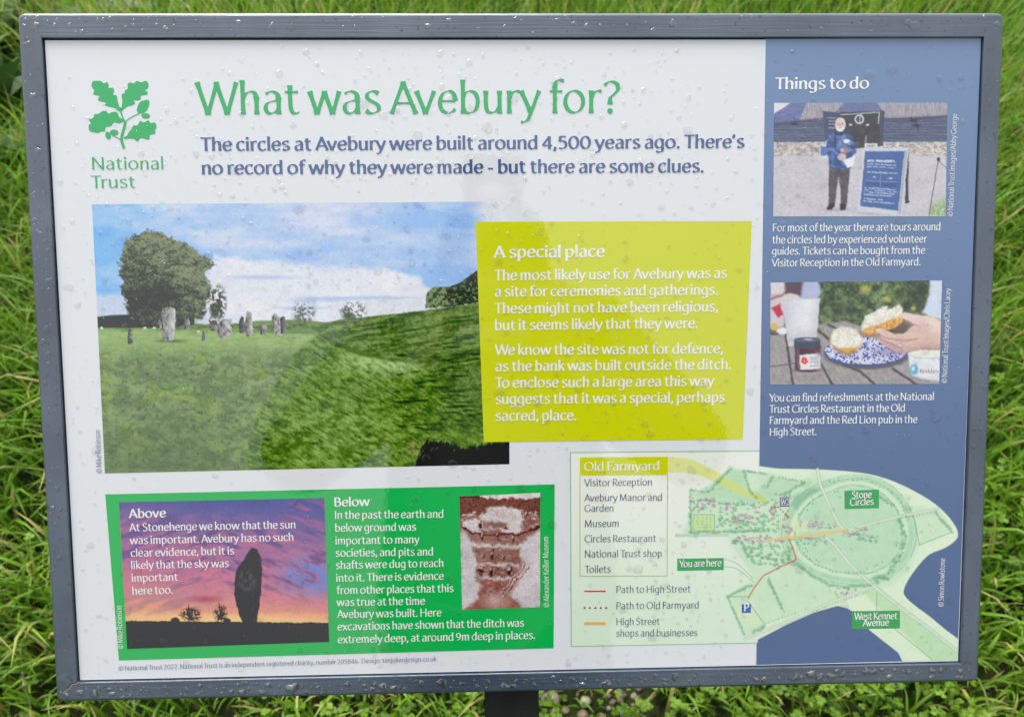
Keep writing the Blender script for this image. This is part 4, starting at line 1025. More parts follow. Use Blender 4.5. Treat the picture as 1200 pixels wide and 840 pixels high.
def slab(name, u0, u1, v0, v1, h0, h1, mat, parent):
    q = B(np.array([u0, u1, u1, u0] * 2), np.array([v0, v0, v1, v1] * 2), np.array([h0] * 4 + [h1] * 4))
    return mesh_obj(name, q, [(0, 1, 2, 3), (7, 6, 5, 4), (4, 5, 1, 0), (5, 6, 2, 1), (6, 7, 3, 2), (7, 4, 0, 3)], mat, parent)


M_BACK = plain_mat('black backing', (.012, .013, .015), .6)
slab('backing_board', oL + .004, oR - .004, oT + .004, oB - .004, -.027, -.0065, M_BACK, board)
panel = slab('printed_panel', .0004, PW - .0004, .0004, PH - .0004, -.004, 0, M_WHITE, board)

mitre_crack()
# post
M_POST = plain_mat('charcoal post paint', (.020, .023, .022), .5, .3, 40)
pw, yf = .0755, -.075


def build_post():
    pc = ground_at(600.5, 838, .35)
    xl = ground_at(567, 838)[0]; xr = ground_at(634, 838)[0]
    d = lambda X, Y: cam_right * (X - 600) / FPX + cam_down * (Y - 420) / FPX + cam_fwd
    y0 = CAM[1] + .31
    hit = lambda X, Y: CAM + d(X, Y) * ((y0 - CAM[1]) / d(X, Y)[1])
    a, b = hit(567, 822), hit(634, 822)
    x0, x1 = a[0], b[0]; dep = x1 - x0; y1 = y0 + dep
    back = -.0275
    zt = lambda y: (P00 + N * back)[2] + ((y - (P00 + N * back)[1]) * -N[1] / N[2])
    bm = bmesh.new(); vs = []
    for z in (0, None):
        for (x, y) in ((x0, y0), (x1, y0), (x1, y1), (x0, y1)):
            vs.append(bm.verts.new(Vector((x, y, -.02 if z == 0 else zt(y) )) - Vector(ROOT)))
    for f in ((3, 2, 1, 0), (4, 5, 6, 7), (0, 1, 5, 4), (1, 2, 6, 5), (2, 3, 7, 6), (3, 0, 4, 7)): bm.faces.new([vs[i] for i in f])
    ed = [e for e in bm.edges if abs((e.verts[0].co - e.verts[1].co).normalized().z) > .95]
    bmesh.ops.bevel(bm, geom=ed, offset=.003, segments=2, affect='EDGES')
    me = bpy.data.meshes.new('post'); bm.to_mesh(me); bm.free(); me.materials.append(M_POST)
    o = bpy.data.objects.new('post', me); COL.objects.link(o); o.parent = board
    return x0, x1, y0, y1


PX0, PX1, PY0, PY1 = build_post()
print('post', PX0, PX1, PY0, PY1, 'cam', CAM, 'PH', PH)

# ------------------------------------------------------------------ everything printed on the face
HB, HP, HQ = .00008, .00016, .00026
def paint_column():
    p = Paint([(897.3, 46.0), (1149.8, 44.3), (1121.9, 773.0), (886.2, 778.6)], 3.0)          # blue painted paler towards its top for the sky's veil of reflection
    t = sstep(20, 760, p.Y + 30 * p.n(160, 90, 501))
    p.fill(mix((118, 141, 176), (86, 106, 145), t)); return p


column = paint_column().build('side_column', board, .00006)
land = paint_landscape().grain(.06).build('landscape_picture', board, HB)
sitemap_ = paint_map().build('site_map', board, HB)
lime = patch('text_box', M_LIME, board, [[(557.3, 260), (881, 259), (870.3, 514.4), (566.9, 517.9)]], HP); lime['label'] = 'lime yellow text box'
green = patch('text_box', M_GREEN, board, [[(123.3, 579), (650, 567.3), (648.7, 759), (139.3, 773.3)]], HP); green['label'] = 'green text box'
paint_sunset().grain(.06).build('sunset_picture', green, HQ)
paint_dig().lift(.94, 14).grain(.12).build('excavation_picture', green, HQ)
paint_tour().lift(.86, 30).grain(.05).build('tour_guide_picture', column, HQ)
paint_tea().lift(.88, 26).grain(.05).build('refreshment_picture', column, HQ)

# oak leaf mark
lc = lambda pts: [(90 + x / 5.79, 85 + y / 5.79) for x, y in pts]
rnd = lambda pts, k=3: catmull(list(pts) + [pts[0]], k)[:-1]
leafs = [
    [(275, 258), (250, 240), (215, 232), (190, 222), (200, 208), (175, 200), (145, 190), (148, 170), (160, 160), (130, 155), (110, 145), (118, 125), (100, 95), (108, 62), (140, 58), (165, 60), (185, 75), (205, 65), (215, 85), (215, 105), (245, 105), (252, 130), (245, 150), (270, 158), (275, 190), (285, 225), (288, 245)],
    [(300, 262), (305, 225), (308, 190), (305, 150), (325, 140), (325, 125), (345, 110), (345, 80), (365, 68), (385, 75), (410, 58), (435, 68), (470, 58), (485, 80), (480, 110), (460, 120), (480, 135), (475, 150), (445, 155), (430, 165), (435, 180), (410, 190), (385, 190), (395, 210), (370, 225), (345, 230), (325, 245)],
    [(315, 335), (285, 345), (250, 340), (230, 365), (195, 370), (190, 400), (165, 400), (145, 410), (110, 405), (85, 395), (80, 360), (95, 345), (82, 320), (110, 310), (120, 285), (150, 280), (175, 262), (205, 268), (215, 280), (245, 268), (275, 275), (285, 300), (315, 322)],
    [(315, 440), (340, 430), (350, 410), (370, 385), (385, 360), (410, 360), (430, 330), (455, 340), (485, 325), (500, 345), (530, 340), (540, 370), (530, 390), (530, 415), (495, 425), (490, 455), (460, 450), (430, 445), (412, 468), (385, 450), (350, 450), (325, 452)],
    [(410, 240), (425, 205), (455, 190), (488, 188), (490, 215), (475, 255), (450, 275), (425, 278), (408, 265)]]
marks = [lc(rnd(q)) for q in leafs] + [lc(ell(467, 295, 29, 18)), lc(ell(253, 408, 29, 20)), lc(ell(212, 428, 18, 26, rot=-.3))]
for pts, wd in (([(286, 240), (300, 275), (322, 335)], 1.7), ([(326, 335), (370, 305), (425, 278)], 1.1), ([(330, 335), (318, 385), (304, 440), (308, 480), (322, 515)], 2.9), ([(240, 428), (270, 440), (302, 460)], 1.1), ([(283, 262), (295, 240), (306, 262)], 1.6)):
    marks.append(ribbon(catmull(lc(pts), 3), wd))
patch('oak_leaf_logo', M_TITLE, panel, marks, HP)

letters('logo_text', M_TITLE, panel, [('National', 108, 198.7, 191.6, 198.5), ('Trust', 107.6, 220.5, 158.2, 220)], 10.4, T=7.6, thin=.36)
letters('title_text', M_TITLE, panel, [('What was Avebury for?', 233.2, 134.2, 725, 132.5)], 27.2, T=8.9, thin=.22, flare=.40)
letters('subtitle_text', M_NAVY, panel, [("The circles at Avebury were built around 4,500 years ago. There's", 236.2, 177, 871.7, 173.3), ('no record of why they were made - but there are some clues.', 237, 204.4, 824.6, 202)], 11.2, T=12.5, thin=.36)
letters('credit_text', M_CREDIT, panel, [('© National Trust 2022. National Trust is an independent registered charity, number 205846.  Design: timjulierdesign.co.uk', 139.3, 785.3, 511.3, 774)], 3.9, T=7.2, thin=.5)
letters('credit_text', M_CREDIT, land, [('© Mike Robinson', 119.2, 554, 117.2, 503.8)], 4.6, T=7.5, thin=.5)

letters('heading_text', M_TWHITE, lime, [('A special place', 579.7, 302.1, 708.1, 301.2)], 9.9, T=13, thin=.34)
letters('body_text', M_TWHITE, lime, [
    ('The most likely use for Avebury was as', 580.4, 328.7, 851.4, 325.6), ('a site for ceremonies and gatherings.', 580.4, 347.7, 841, 345.3),
    ('These might not have been religious,', 580.4, 367.4, 841.3, 365), ('but it seems likely that they were.', 580.4, 387, 817.5, 384.3),
    ('We know the site was not for defence,', 581.1, 416, 846.9, 414), ('as the bank was built outside the ditch.', 581.1, 435, 856.5, 432.6),
    ('To enclose such a large area this way', 581.1, 454.4, 836.2, 452), ('suggests that it was a special, perhaps', 581.1, 473.3, 849, 471),
    ('sacred, place.', 581.1, 493, 675.3, 492.3)], 8.7, T=12.0, thin=.38)

letters('heading_text', M_TWHITE, column, [('Things to do', 909.3, 105, 1017.7, 104)], 9.8, T=12.5, thin=.36)
letters('body_text', M_TWHITE, column, [
    ('For most of the year there are tours around', 905.7, 271.4, 1102.1, 270), ('the circles led by experienced volunteer', 905.4, 285.4, 1085.7, 284.3),
    ('guides. Tickets can be bought from the', 905, 298.6, 1083.6, 297.5), ('Visitor Reception in the Old Farmyard.', 905, 312.5, 1078.6, 311)], 6.5, T=10.2, thin=.42)
letters('body_text', M_TWHITE, column, [
    ('You can find refreshments at the National', 902.1, 470.4, 1094.3, 468.6), ('Trust Circles Restaurant in the Old', 902.1, 483.6, 1060.4, 482.1),
    ('Farmyard and the Red Lion pub in the', 902.1, 496.8, 1074.6, 495.4), ('High Street.', 902.1, 510.4, 956.8, 509.6)], 6.5, T=10.2, thin=.42)
letters('credit_text', M_TWHITE, column, [('© National Trust Images/Abby George', 1116.6, 253.4, 1121.6, 134)], 4.6, T=8, thin=.5)
letters('credit_text', M_TWHITE, column, [('© National Trust Images/Chris Lacey', 1109.6, 448.4, 1113.8, 338.2)], 4.6, T=8, thin=.5)
letters('credit_text', M_TWHITE, column, [('© Simon Rowlstone', 1105.6, 710, 1107.6, 654)], 4.6, T=8, thin=.5)

for t_ in (('Above', 152, 606.7, 194, 605.7), ('Below', 392.3, 593.3, 432.7, 592.3)): letters('heading_text', M_TWHITE, green, [t_], 7.5, T=12.5, thin=.38)
letters('body_text', M_TWHITE, green, [
    ('At Stonehenge we know that the sun', 152.3, 622.3, 346.3, 618.7), ('was important. Avebury has no such', 153, 637.3, 344, 633.3),
    ('clear evidence, but it is', 153.7, 652, 274.3, 649.3), ('likely that the sky was', 154, 666.3, 268, 664), ('important', 154.7, 681.3, 208.3, 680), ('here too.', 155.3, 696.3, 202.7, 695)], 6.6, T=10.2, thin=.42)
letters('body_text', M_TWHITE, green, [
    ('In the past the earth and', 392.7, 607.7, 519.7, 606.3), ('below ground was', 393, 622.7, 487.3, 621.3), ('important to many', 393.3, 637.7, 491, 636),
    ('societies, and pits and', 393.7, 652, 507.7, 650.3), ('shafts were dug to reach', 394, 666.3, 519.7, 663.7), ('into it. There is evidence', 394.3, 681.3, 519.7, 678.7),
    ('from other places that this', 395, 695.7, 531.3, 693.3), ('was true at the time', 395.3, 709.7, 497.7, 708), ('Avebury was built. Here', 395.7, 723.7, 517, 721.7),
    ('excavations have shown that the ditch was', 396, 738.3, 613.7, 733.7), ('extremely deep, at around 9m deep in places.', 396.3, 753.3, 627, 748)], 6.6, T=10.2, thin=.42)
letters('credit_text', M_TWHITE, green, [('© Mike Robinson', 144.4, 759.5, 142.2, 709.3)], 4.6, T=8, thin=.5)
letters('credit_text', M_TWHITE, green, [('© Alexander Keiller Museum', 643.4, 710.7, 642.4, 628.3)], 4.6, T=8, thin=.5)
letters('lid_text', M_BROWN, column, [("Rodda's", 1078, 436.5, 1099.5, 436.8)], 3.0, T=8, thin=.4)

patch('list_heading_box', M_LIME, sitemap_, [[(679.6, 535.7), (782.7, 535), (782.3, 556.2), (679.6, 556.9)]], HP)
fr = [(679.6, 556.9), (679.6, 674.8), (781.7, 674.5), (782.3, 556.2)]
patch('list_border', M_OLIVE, sitemap_, [ribbon([fr[0], (679.6, 600), fr[1]], .8), ribbon([fr[1], (730, 674.6), fr[2]], .8), ribbon([fr[2], (782, 600), fr[3]], .8)], HP)
letters('heading_text', M_TWHITE, sitemap_, [('Old Farmyard', 685, 551.8, 772.7, 550.5)], 7.4, T=11, thin=.36)
letters('list_text', M_DARKTXT, sitemap_, [
    ('Visitor Reception', 685.3, 569.4, 764, 568.5), ('Avebury Manor and', 685.3, 587.1, 776, 586.2), ('Garden', 685.3, 599.3, 719, 599), ('Museum', 685.3, 617.3, 725.2, 616.7),
    ('Circles Restaurant', 685.3, 635, 768.6, 634.4), ('National Trust shop', 685.3, 652.7, 775.6, 652), ('Toilets', 685.7, 670.7, 715.5, 670.3)], 5.9, T=7.4, thin=.45)
letters('key_text', M_DARKTXT, sitemap_, [('Path to High Street', 722.3, 694.4, 809, 693.5), ('Path to Old Farmyard', 722.3, 713.4, 819, 712.4), ('High Street', 722.3, 732, 772.8, 731.7), ('shops and businesses', 722.3, 745.5, 817.1, 744.6)], 5.9, T=7.4, thin=.45)
patch('key_line', M_RED, sitemap_, [ribbon([(684.7, 692.5), (697, 692.5), (709.8, 692.4)], 1.6)], HP)
patch('key_dots', M_RED, sitemap_, [ell(x, 711.9, 1.3, 1.3, 10) for x in (685, 691.3, 697.7, 704, 710.3)], HP)
patch('key_line', M_ORANGE, sitemap_, [ribbon([(684.7, 730.2), (697, 730.2), (709.4, 730.1)], 3.2)], HP)
mc = lambda pts: [(780 + x / 3.231, 530 + y / 3.231) for x, y in pts]
for q in ([(44, 402), (220, 399), (220, 444), (44, 448)], [(677, 145), (808, 140), (808, 210), (678, 214)], [(705, 600), (887, 598), (887, 665), (705, 668)]):
    patch('map_label', M_LABEL, sitemap_, [mc(q)], HP)
T2 = lambda t, x0, y0, x1, y1: (t, *mc([(x0, y0)])[0], *mc([(x1, y1)])[0])
for t_ in ([T2('You are here', 54, 434, 210, 430)], [T2('Stone', 706, 174, 779, 171), T2('Circles', 699, 201, 787, 198)], [T2('West Kennet', 716, 633, 876, 630), T2('Avenue', 748, 657, 844, 655)]): letters('label_text', M_TWHITE, sitemap_, t_, 5.9, T=11.5, thin=.4)
for q in ([(288, 574), (323, 573), (323, 606), (288, 607)], [(433, 170), (468, 169), (468, 204), (433, 205)]):
    o = patch('map_symbol', M_SIGNBLUE if q[0][0] > 400 else M_PBLUE, sitemap_, [mc(q)], HP)
wc = mc([(437, 174), (464, 174), (464, 200), (437, 200)])
patch('symbol_border', M_TWHITE, sitemap_, [ribbon([wc[i], ((wc[i][0] + wc[(i + 1) % 4][0]) / 2, (wc[i][1] + wc[(i + 1) % 4][1]) / 2), wc[(i + 1) % 4]], .55) for i in range(4)], HQ)
letters('symbol_text', M_TWHITE, sitemap_, [T2('P', 298, 600, 314, 600)], 6.4, T=13, thin=.5)
letters('symbol_text', M_TWHITE, sitemap_, [T2('WC', 439, 196, 463, 196)], 4.2, T=11, thin=.5)

# ------------------------------------------------------------------ rain on the face and the frame
def water_mat(name, clear, lo, hi):
    m = bpy.data.materials.new(name); m.use_nodes = True
    n, l = m.node_tree.nodes, m.node_tree.links; n.clear()
    # thin flat beads: mostly clear, partly refracting, with a bright skin where they face the sky
    g = n.new('ShaderNodeBsdfGlass'); g.inputs['IOR'].default_value = 1.33; g.inputs['Roughness'].default_value = 0.0; g.distribution = 'MULTI_GGX'
    t = n.new('ShaderNodeBsdfTransparent'); gl = n.new('ShaderNodeBsdfGlossy'); gl.inputs['Roughness'].default_value = .14
    fr = n.new('ShaderNodeLayerWeight'); fr.inputs['Blend'].default_value = .22
    mr = n.new('ShaderNodeMapRange'); mr.inputs['To Min'].default_value = lo; mr.inputs['To Max'].default_value = hi
    m1 = n.new('ShaderNodeMixShader'); m1.inputs['Fac'].default_value = clear
    m2 = n.new('ShaderNodeMixShader')
    l.new(t.outputs[0], m1.inputs[1]); l.new(g.outputs[0], m1.inputs[2]); l.new(fr.outputs['Facing'], mr.inputs['Value']); l.new(mr.outputs[0], m2.inputs['Fac'])
    l.new(m1.outputs[0], m2.inputs[1]); l.new(gl.outputs[0], m2.inputs[2])
    o = n.new('ShaderNodeOutputMaterial'); l.new(m2.outputs[0], o.inputs['Surface'])
    return m


def build_rain():
    q = random.Random(11); vs, fs = [], []; n = 0; NA, rings = 14, (1.0, .86, .62, .32)

    def drop(u, v, h0, r, hr, el=1.0, rot=0, wob=.12):
        nonlocal n
        ph = [q.uniform(0, 6.28) for _ in range(3)]; a = np.linspace(0, 2 * math.pi, NA, endpoint=False)
        out = r * (1 + wob * np.sin(2 * a + ph[0]) * .7 + wob * .6 * np.sin(3 * a + ph[1]) + wob * .4 * np.sin(5 * a + ph[2]))
        for s in rings:
            x, y = out * s * np.cos(a) * el, out * s * np.sin(a)
            uu = u + x * math.cos(rot) - y * math.sin(rot); vv = v + x * math.sin(rot) + y * math.cos(rot)
            hh = h0 - .00008 + r * hr * (1 - s * s) + (0 if s < 1 else -.0001)
            vs.append(B(uu, vv, np.full(NA, hh)))
        vs.append(B(np.array([u]), np.array([v]), np.array([h0 + r * hr])))
        for k in range(len(rings) - 1):
            for j in range(NA):
                fs.append((n + k * NA + j, n + (k + 1) * NA + j, n + (k + 1) * NA + (j + 1) % NA, n + k * NA + (j + 1) % NA))
        t = n + len(rings) * NA
        for j in range(NA): fs.append((n + (len(rings) - 1) * NA + j, t, n + (len(rings) - 1) * NA + (j + 1) % NA))
        n = t + 1

    made = []
    def free(u, v, r):
        for (a, b, c) in made:
            if (a - u) ** 2 + (b - v) ** 2 < (c + r) ** 2 * 1.2: return False
        made.append((u, v, r)); return True
    for i in range(6500):
        r = min(.0048, .00082 * math.exp(q.gauss(0, .76)))
        u, v = q.uniform(.006, PW - .006), q.uniform(.006, PH - .006)
        dens = fbm(np.array([u * 9.]), np.array([v * 9.]), 301, 3)[0]
        if q.random() > .25 + .75 * sstep(.3, .7, dens): continue
        if free(u, v, r): drop(u, v, .0004, r, q.uniform(.11, .23), q.uniform(.85, 1.25), q.uniform(0, 3), .14)
    n_face = n
    # frame: heavier along the foot and the left side
    def rail(n_, u0, u1, v0, v1, rm, sg):
        for i in range(n_):
            r = min(.0062, rm * math.exp(q.gauss(0, sg))); u, v = q.uniform(u0, u1), q.uniform(v0, v1)
            if min(u - u0, u1 - u, v - v0, v1 - v) < r * 1.25 - .0022: continue
            if free(u, v, r): drop(u, v, FACE, r, q.uniform(.24, .38), q.uniform(.8, 1.5), q.uniform(-.9, .9), .26)
    e = .0035
    rail(620, oL + e, oR - e, iB + e, oB - e, .0019, .66)
    n_low = n
    rail(60, oL + e, oR - e, oT + e, iT - e, .0015, .5)
    rail(40, oL + e, .12, oT + e, iT - e, .0018, .4)
    rail(110, oL + e, iL - e, PH * .25, oB - e, .0016, .6); rail(30, oL + e, iL - e, oT, PH * .3, .0012, .5)
    rail(60, iR + e, oR - e, oT + e, oB - e, .0012, .5)
    v = np.vstack(vs)
    q4 = [f for f in fs if len(f) == 4]; q3 = [f for f in fs if len(f) == 3]
    kind_ = lambda i: 0 if i < n_face else (1 if i >= n_low else 2)
    mi4 = [kind_(f[0]) for f in q4]; mi3 = [kind_(f[0]) for f in q3]
    me = bpy.data.meshes.new('raindrops'); me.from_pydata(v.tolist(), [], q4 + q3); me.update()
    me.polygons.foreach_set('use_smooth', [True] * len(me.polygons))
    bm = bmesh.new(); bm.from_mesh(me); c = B(np.array([PW / 2]), np.array([PH / 2]), np.array([-.3]))[0]
    for f in bm.faces:
        if (f.normal @ Vector(N)) < 0: f.normal_flip()
    bm.to_mesh(me); bm.free(); me.materials.append(water_mat('rain on the face', .34, .02, .30)); me.materials.append(water_mat('rain on the frame', .40, .05, .22)); me.materials.append(water_mat('rain on the lower rail', .45, .24, .5))
    me.polygons.foreach_set('material_index', mi4 + mi3)
    o = bpy.data.objects.new('raindrops', me); COL.objects.link(o); o.location = ROOT
    tag(o, 'clear raindrops scattered over the board face and its frame', 'raindrops', kind='stuff')


build_rain()

# ------------------------------------------------------------------ grass, clover
def leaf_mat(name, ramp, trans=.42, rough=.45):
    m, n, l, b = new_mat(name)
    a = n.new('ShaderNodeAttribute'); a.attribute_name = 'tint'
    r = n.new('ShaderNodeValToRGB'); e = r.color_ramp.elements
    for i, (p, c) in enumerate(ramp):
        k = e[i] if i < 2 else e.new(p)
        k.position = p; k.color = (*c, 1)
    l.new(a.outputs['Fac'], r.inputs['Fac']); l.new(r.outputs['Color'], b.inputs['Base Color'])
    b.inputs['Roughness'].default_value = rough; b.inputs['Specular IOR Level'].default_value = .3
    t = n.new('ShaderNodeBsdfTranslucent'); mx = n.new('ShaderNodeMixShader'); mx.inputs['Fac'].default_value = trans
    l.new(r.outputs['Color'], t.inputs['Color']); l.new(b.outputs[0], mx.inputs[1]); l.new(t.outputs[0], mx.inputs[2])
    l.new(mx.outputs[0], n['Material Output'].inputs['Surface'])
    return m


GRASS = leaf_mat('grass blades', [(0, (.030, .075, .006)), (.4, (.112, .245, .014)), (.85, (.205, .38, .026)), (1.0, (.46, .40, .14))])
CLOVER = leaf_mat('clover leaves', [(0, (.05, .12, .010)), (.6, (.13, .25, .014)), (1, (.22, .34, .024))], .3)


def noise_xy(x, y, f, s): return fbm(x * f, y * f, s, 3)


def blades(name, x, y, h, wd, lean, tint, az=None, segs=5, mat=GRASS):
    """Curved tapering blades; all arrays of one length."""
    n = len(x); az = RNG.uniform(0, 2 * np.pi, n) if az is None else az
    t = np.linspace(0, 1, segs)[None, :]
    L = h[:, None]; le = lean[:, None]
    ang = le * t ** 1.3                                  # bend from upright
    ds = 1.0 / (segs - 1)
    rr = np.concatenate([np.zeros((n, 1)), np.cumsum(np.sin((ang[:, 1:] + ang[:, :-1]) / 2), 1) * ds], 1) * L
    zz = np.concatenate([np.zeros((n, 1)), np.cumsum(np.cos((ang[:, 1:] + ang[:, :-1]) / 2), 1) * ds], 1) * L
    ca, sa = np.cos(az)[:, None], np.sin(az)[:, None]
    cx, cy = x[:, None] + rr * ca, y[:, None] + rr * sa
    w = wd[:, None] * np.array([.75, 1, .92, .62, .06][:segs])[None, :] / 2
    tw = RNG.uniform(-.9, .9, n)[:, None] * t
    sx, sy = -np.sin(az[:, None] + tw), np.cos(az[:, None] + tw)
    A = np.stack([cx + sx * w, cy + sy * w, np.maximum(zz, .004)], -1); Bq = np.stack([cx - sx * w, cy - sy * w, np.maximum(zz, .004)], -1)
    v = np.stack([A, Bq], 2).reshape(-1, 3)
    i = (np.arange(n) * segs * 2)[:, None] + np.arange(segs - 1)[None, :] * 2
    q = np.stack([i, i + 1, i + 3, i + 2], -1).reshape(-1, 4)
    tt = np.repeat(np.clip(tint, 0, 1), segs * 2)
    return v, q, tt


GA, GB = ground_at(625, 852), ground_at(745, 790)


def in_gravel(x, y):
    cx, cy = (GA[0] + GB[0]) / 2, (GA[1] + GB[1]) / 2
    return np.hypot((x - cx) / (.62 * (GB[0] - GA[0])), (y - cy + .04) / (.75 * (GB[1] - GA[1]) + .05)) < .8 + .5 * fbm(x * 14, y * 14, 455, 2)


def build_grass():
    parts = []
    def area(n, x0, x1, y0, y1, hf, wf, lf, tf, keep=None):
        x = RNG.uniform(x0, x1, n); y = RNG.uniform(y0, y1, n)
        if keep is not None:
            k = RNG.random(n) < keep(x, y); x, y = x[k], y[k]
        m = len(x)
        parts.append(blades('g', x, y, hf(x, y, m), wf(m), lf(m), tf(x, y, m), az=RNG.normal(0, 1, m) * 1.5 + 2.2 + 2.5 * noise_xy(x + 9, y + 9, 1.8, 410) * 2))
    W_ = [ground_at(2, 175), ground_at(6, 95)]
    nearw = lambda x, y: np.minimum(np.hypot(x - W_[0][0] - .05, y - W_[0][1]), np.hypot(x - W_[1][0] - .1, y - W_[1][1])) < .42
    clr = lambda x, y: np.where(in_gravel(x, y), .16, 1.0) * np.where(nearw(x, y), .12, 1)
    hgt = lambda x, y: np.interp(y, [-.6, .05, .35, .8, 1.6, 2.6], [.07, .09, .17, .25, .36, .46]) * (1 + .25 * np.clip(-x - .3, 0, 1))
    tn = lambda x, y, m: .22 + .74 * noise_xy(x, y, 4.2, 400) + RNG.normal(0, .22, m) + (RNG.random(m) < .035) * .6
    area(42000, -2.4, 2.4, .05, 3.0, lambda x, y, m: hgt(x, y) * RNG.uniform(.45, 1.15, m) * (.7 + .6 * noise_xy(x, y, 4, 401)), lambda m: RNG.uniform(.0035, .0098, m), lambda m: RNG.uniform(.5, 2.3, m), tn, clr)
    area(26000, -2.6, 2.6, -1.0, .4, lambda x, y, m: hgt(x, y) * RNG.uniform(.4, 1.1, m), lambda m: RNG.uniform(.0024, .0068, m), lambda m: RNG.uniform(.4, 2.0, m), tn, lambda x, y: clr(x, y) * (.35 + .65 * noise_xy(x, y, 5, 402)))
    area(26000, -5.5, 5.5, 3.0, 8.0, lambda x, y, m: RNG.uniform(.25, .6, m), lambda m: RNG.uniform(.006, .011, m), lambda m: RNG.uniform(.4, 2.0, m), tn)
    area(9000, -6, 6, -6, -1.0, lambda x, y, m: RNG.uniform(.06, .16, m), lambda m: RNG.uniform(.005, .009, m), lambda m: RNG.uniform(.4, 2.0, m), tn)
    area(9000, -6, -2.4, -1.0, 3.0, lambda x, y, m: RNG.uniform(.15, .4, m), lambda m: RNG.uniform(.005, .01, m), lambda m: RNG.uniform(.4, 2.0, m), tn)
    area(9000, 2.4, 6, -1.0, 3.0, lambda x, y, m: RNG.uniform(.15, .4, m), lambda m: RNG.uniform(.005, .01, m), lambda m: RNG.uniform(.4, 2.0, m), tn)
    off = 0; V_, Q_, T_ = [], [], []
    for v, q, t in parts:
        V_.append(v); Q_.append(q + off); T_.append(t); off += len(v)
    o = fast_quads('grass', np.vstack(V_), np.vstack(Q_), GRASS, smooth=True, attrs={'tint': ('FLOAT', np.concatenate(T_))})
    tag(o, 'long wet green grass growing round the board', 'grass', kind='stuff')


build_grass()


def build_clover():
    n = 26000
    x = RNG.uniform(-1.7, 1.9, n); y = RNG.uniform(-.7, 1.5, n)
    dens = sstep(.42, .62, noise_xy(x, y, 3.0, 420) + .16 * (x > .05) * (y < .5) - .10 * (y > .6) + .06 * (y < .1))
    stone = in_gravel(x, y)
    k = (RNG.random(n) < dens * np.where(stone, .35, 1) * np.where((x < -.35) & (y < .9), .25, 1)); x, y = x[k], y[k]; n = len(x)
    z = RNG.uniform(.012, .07, n) * np.interp(y, [0, .6], [1, 1.9]); r = RNG.uniform(.0035, .0078, n); az = RNG.uniform(0, 6.28, n)
    tilt = RNG.normal(0, .35, (n, 2)); tint = np.clip(.2 + .6 * noise_xy(x, y, 6, 421) + RNG.normal(0, .17, n), 0, 1)
    K = 8; a = np.linspace(0, 2 * np.pi, K, endpoint=False)
    V_, Q_, T_ = [], [], []; off = 0
    for j in range(3):
        th = az + j * 2.094
        lx = r[:, None] * (1.02 + .92 * np.cos(a))[None, :] * (1 - .16 * np.exp(-(np.abs(a)[None, :] / .5) ** 2)); ly = r[:, None] * (.85 * np.sin(a))[None, :]
        gx = lx * np.cos(th)[:, None] - ly * np.sin(th)[:, None]; gy = lx * np.sin(th)[:, None] + ly * np.cos(th)[:, None]
        gz = z[:, None] + gx * tilt[:, :1] + gy * tilt[:, 1:] - np.abs(ly) * -.25
        V_.append(np.stack([x[:, None] + gx, y[:, None] + gy, np.maximum(gz, .003 + .002 * j)], -1).reshape(-1, 3))
        i = np.arange(n)[:, None] * K + off
        for s in ((0, 1, 2, 7), (7, 2, 3, 6), (6, 3, 4, 5)): Q_.append(np.concatenate([i + q for q in s], 1))
        T_.append(np.repeat(np.clip(tint + RNG.normal(0, .05, n), 0, 1), K)); off += n * K
    o = fast_quads('clover', np.vstack(V_), np.vstack(Q_), CLOVER, attrs={'tint': ('FLOAT', np.concatenate(T_))})
    tag(o, 'low clover growing among the short grass below the board', 'clover', kind='stuff')


build_clover()

# ------------------------------------------------------------------ pebbles at the foot of the post
def stone_mat(name, c):
    return plain_mat(name, c, .7, .5, 90)


STONES = [stone_mat('pale flint', (.46, .40, .31)), stone_mat('tan gravel', (.27, .20, .12)), stone_mat('brown gravel', (.16, .115, .075)), stone_mat('grey gravel', (.24, .22, .19))]


def pebble(X, Y, r, mat, label, group, seed, flat=.65, el=1.0):
    q = random.Random(seed); bm = bmesh.new(); bmesh.ops.create_icosphere(bm, subdivisions=3, radius=1)
    pl = [(Vector((q.gauss(0, 1), q.gauss(0, 1), q.gauss(0, 1))).normalized(), q.uniform(.62, .9)) for _ in range(9)]
    for v in bm.verts:
        for nn, d in pl:
            e = v.co.dot(nn) - d
            if e > 0: v.co -= nn * e * .85
        v.co = Vector((v.co.x * r * el, v.co.y * r, v.co.z * r * flat))
        v.co += v.co.normalized() * q.uniform(-.02, .02) * r
    me = bpy.data.meshes.new('pebble'); bm.to_mesh(me); bm.free(); me.materials.append(mat)
    me.polygons.foreach_set('use_smooth', [True] * len(me.polygons))
    o = bpy.data.objects.new('pebble', me); COL.objects.link(o)
    g = ground_at(X, Y); o.location = (g[0], g[1], r * flat * .45); o.rotation_euler = (0, 0, q.uniform(0, 6.28))
    tag(o, label, 'pebble', group)


GP = 'pebbles at the foot of the post'
pebble(645, 820, .0165, STONES[0], 'largest pale cream pebble, right beside the post', GP, 1, .6, 1.15)
pebble(686, 823, .0125, STONES[0], 'upright whitish pebble, second pale one out from the post', GP, 2, .95, .9)
pebble(683, 838, .0105, STONES[1], 'round tan pebble below the whitish upright one', GP, 3)
pebble(662, 832, .0085, STONES[1], 'small tan pebble between the two pale ones', GP, 4)
q_ = random.Random(21)
for i in range(52):
    X, Y = q_.uniform(600, 752), q_.uniform(800, 862)
    if min(math.hypot(X - a, Y - b) for a, b in ((645, 820), (686, 823), (683, 838), (662, 832))) < 11: continue
    pebble(X, Y, q_.uniform(.0045, .0085), STONES[q_.choice((1, 2, 2, 3))], 'small brown gravel stone right of the post', 'brown gravel stones', 30 + i)


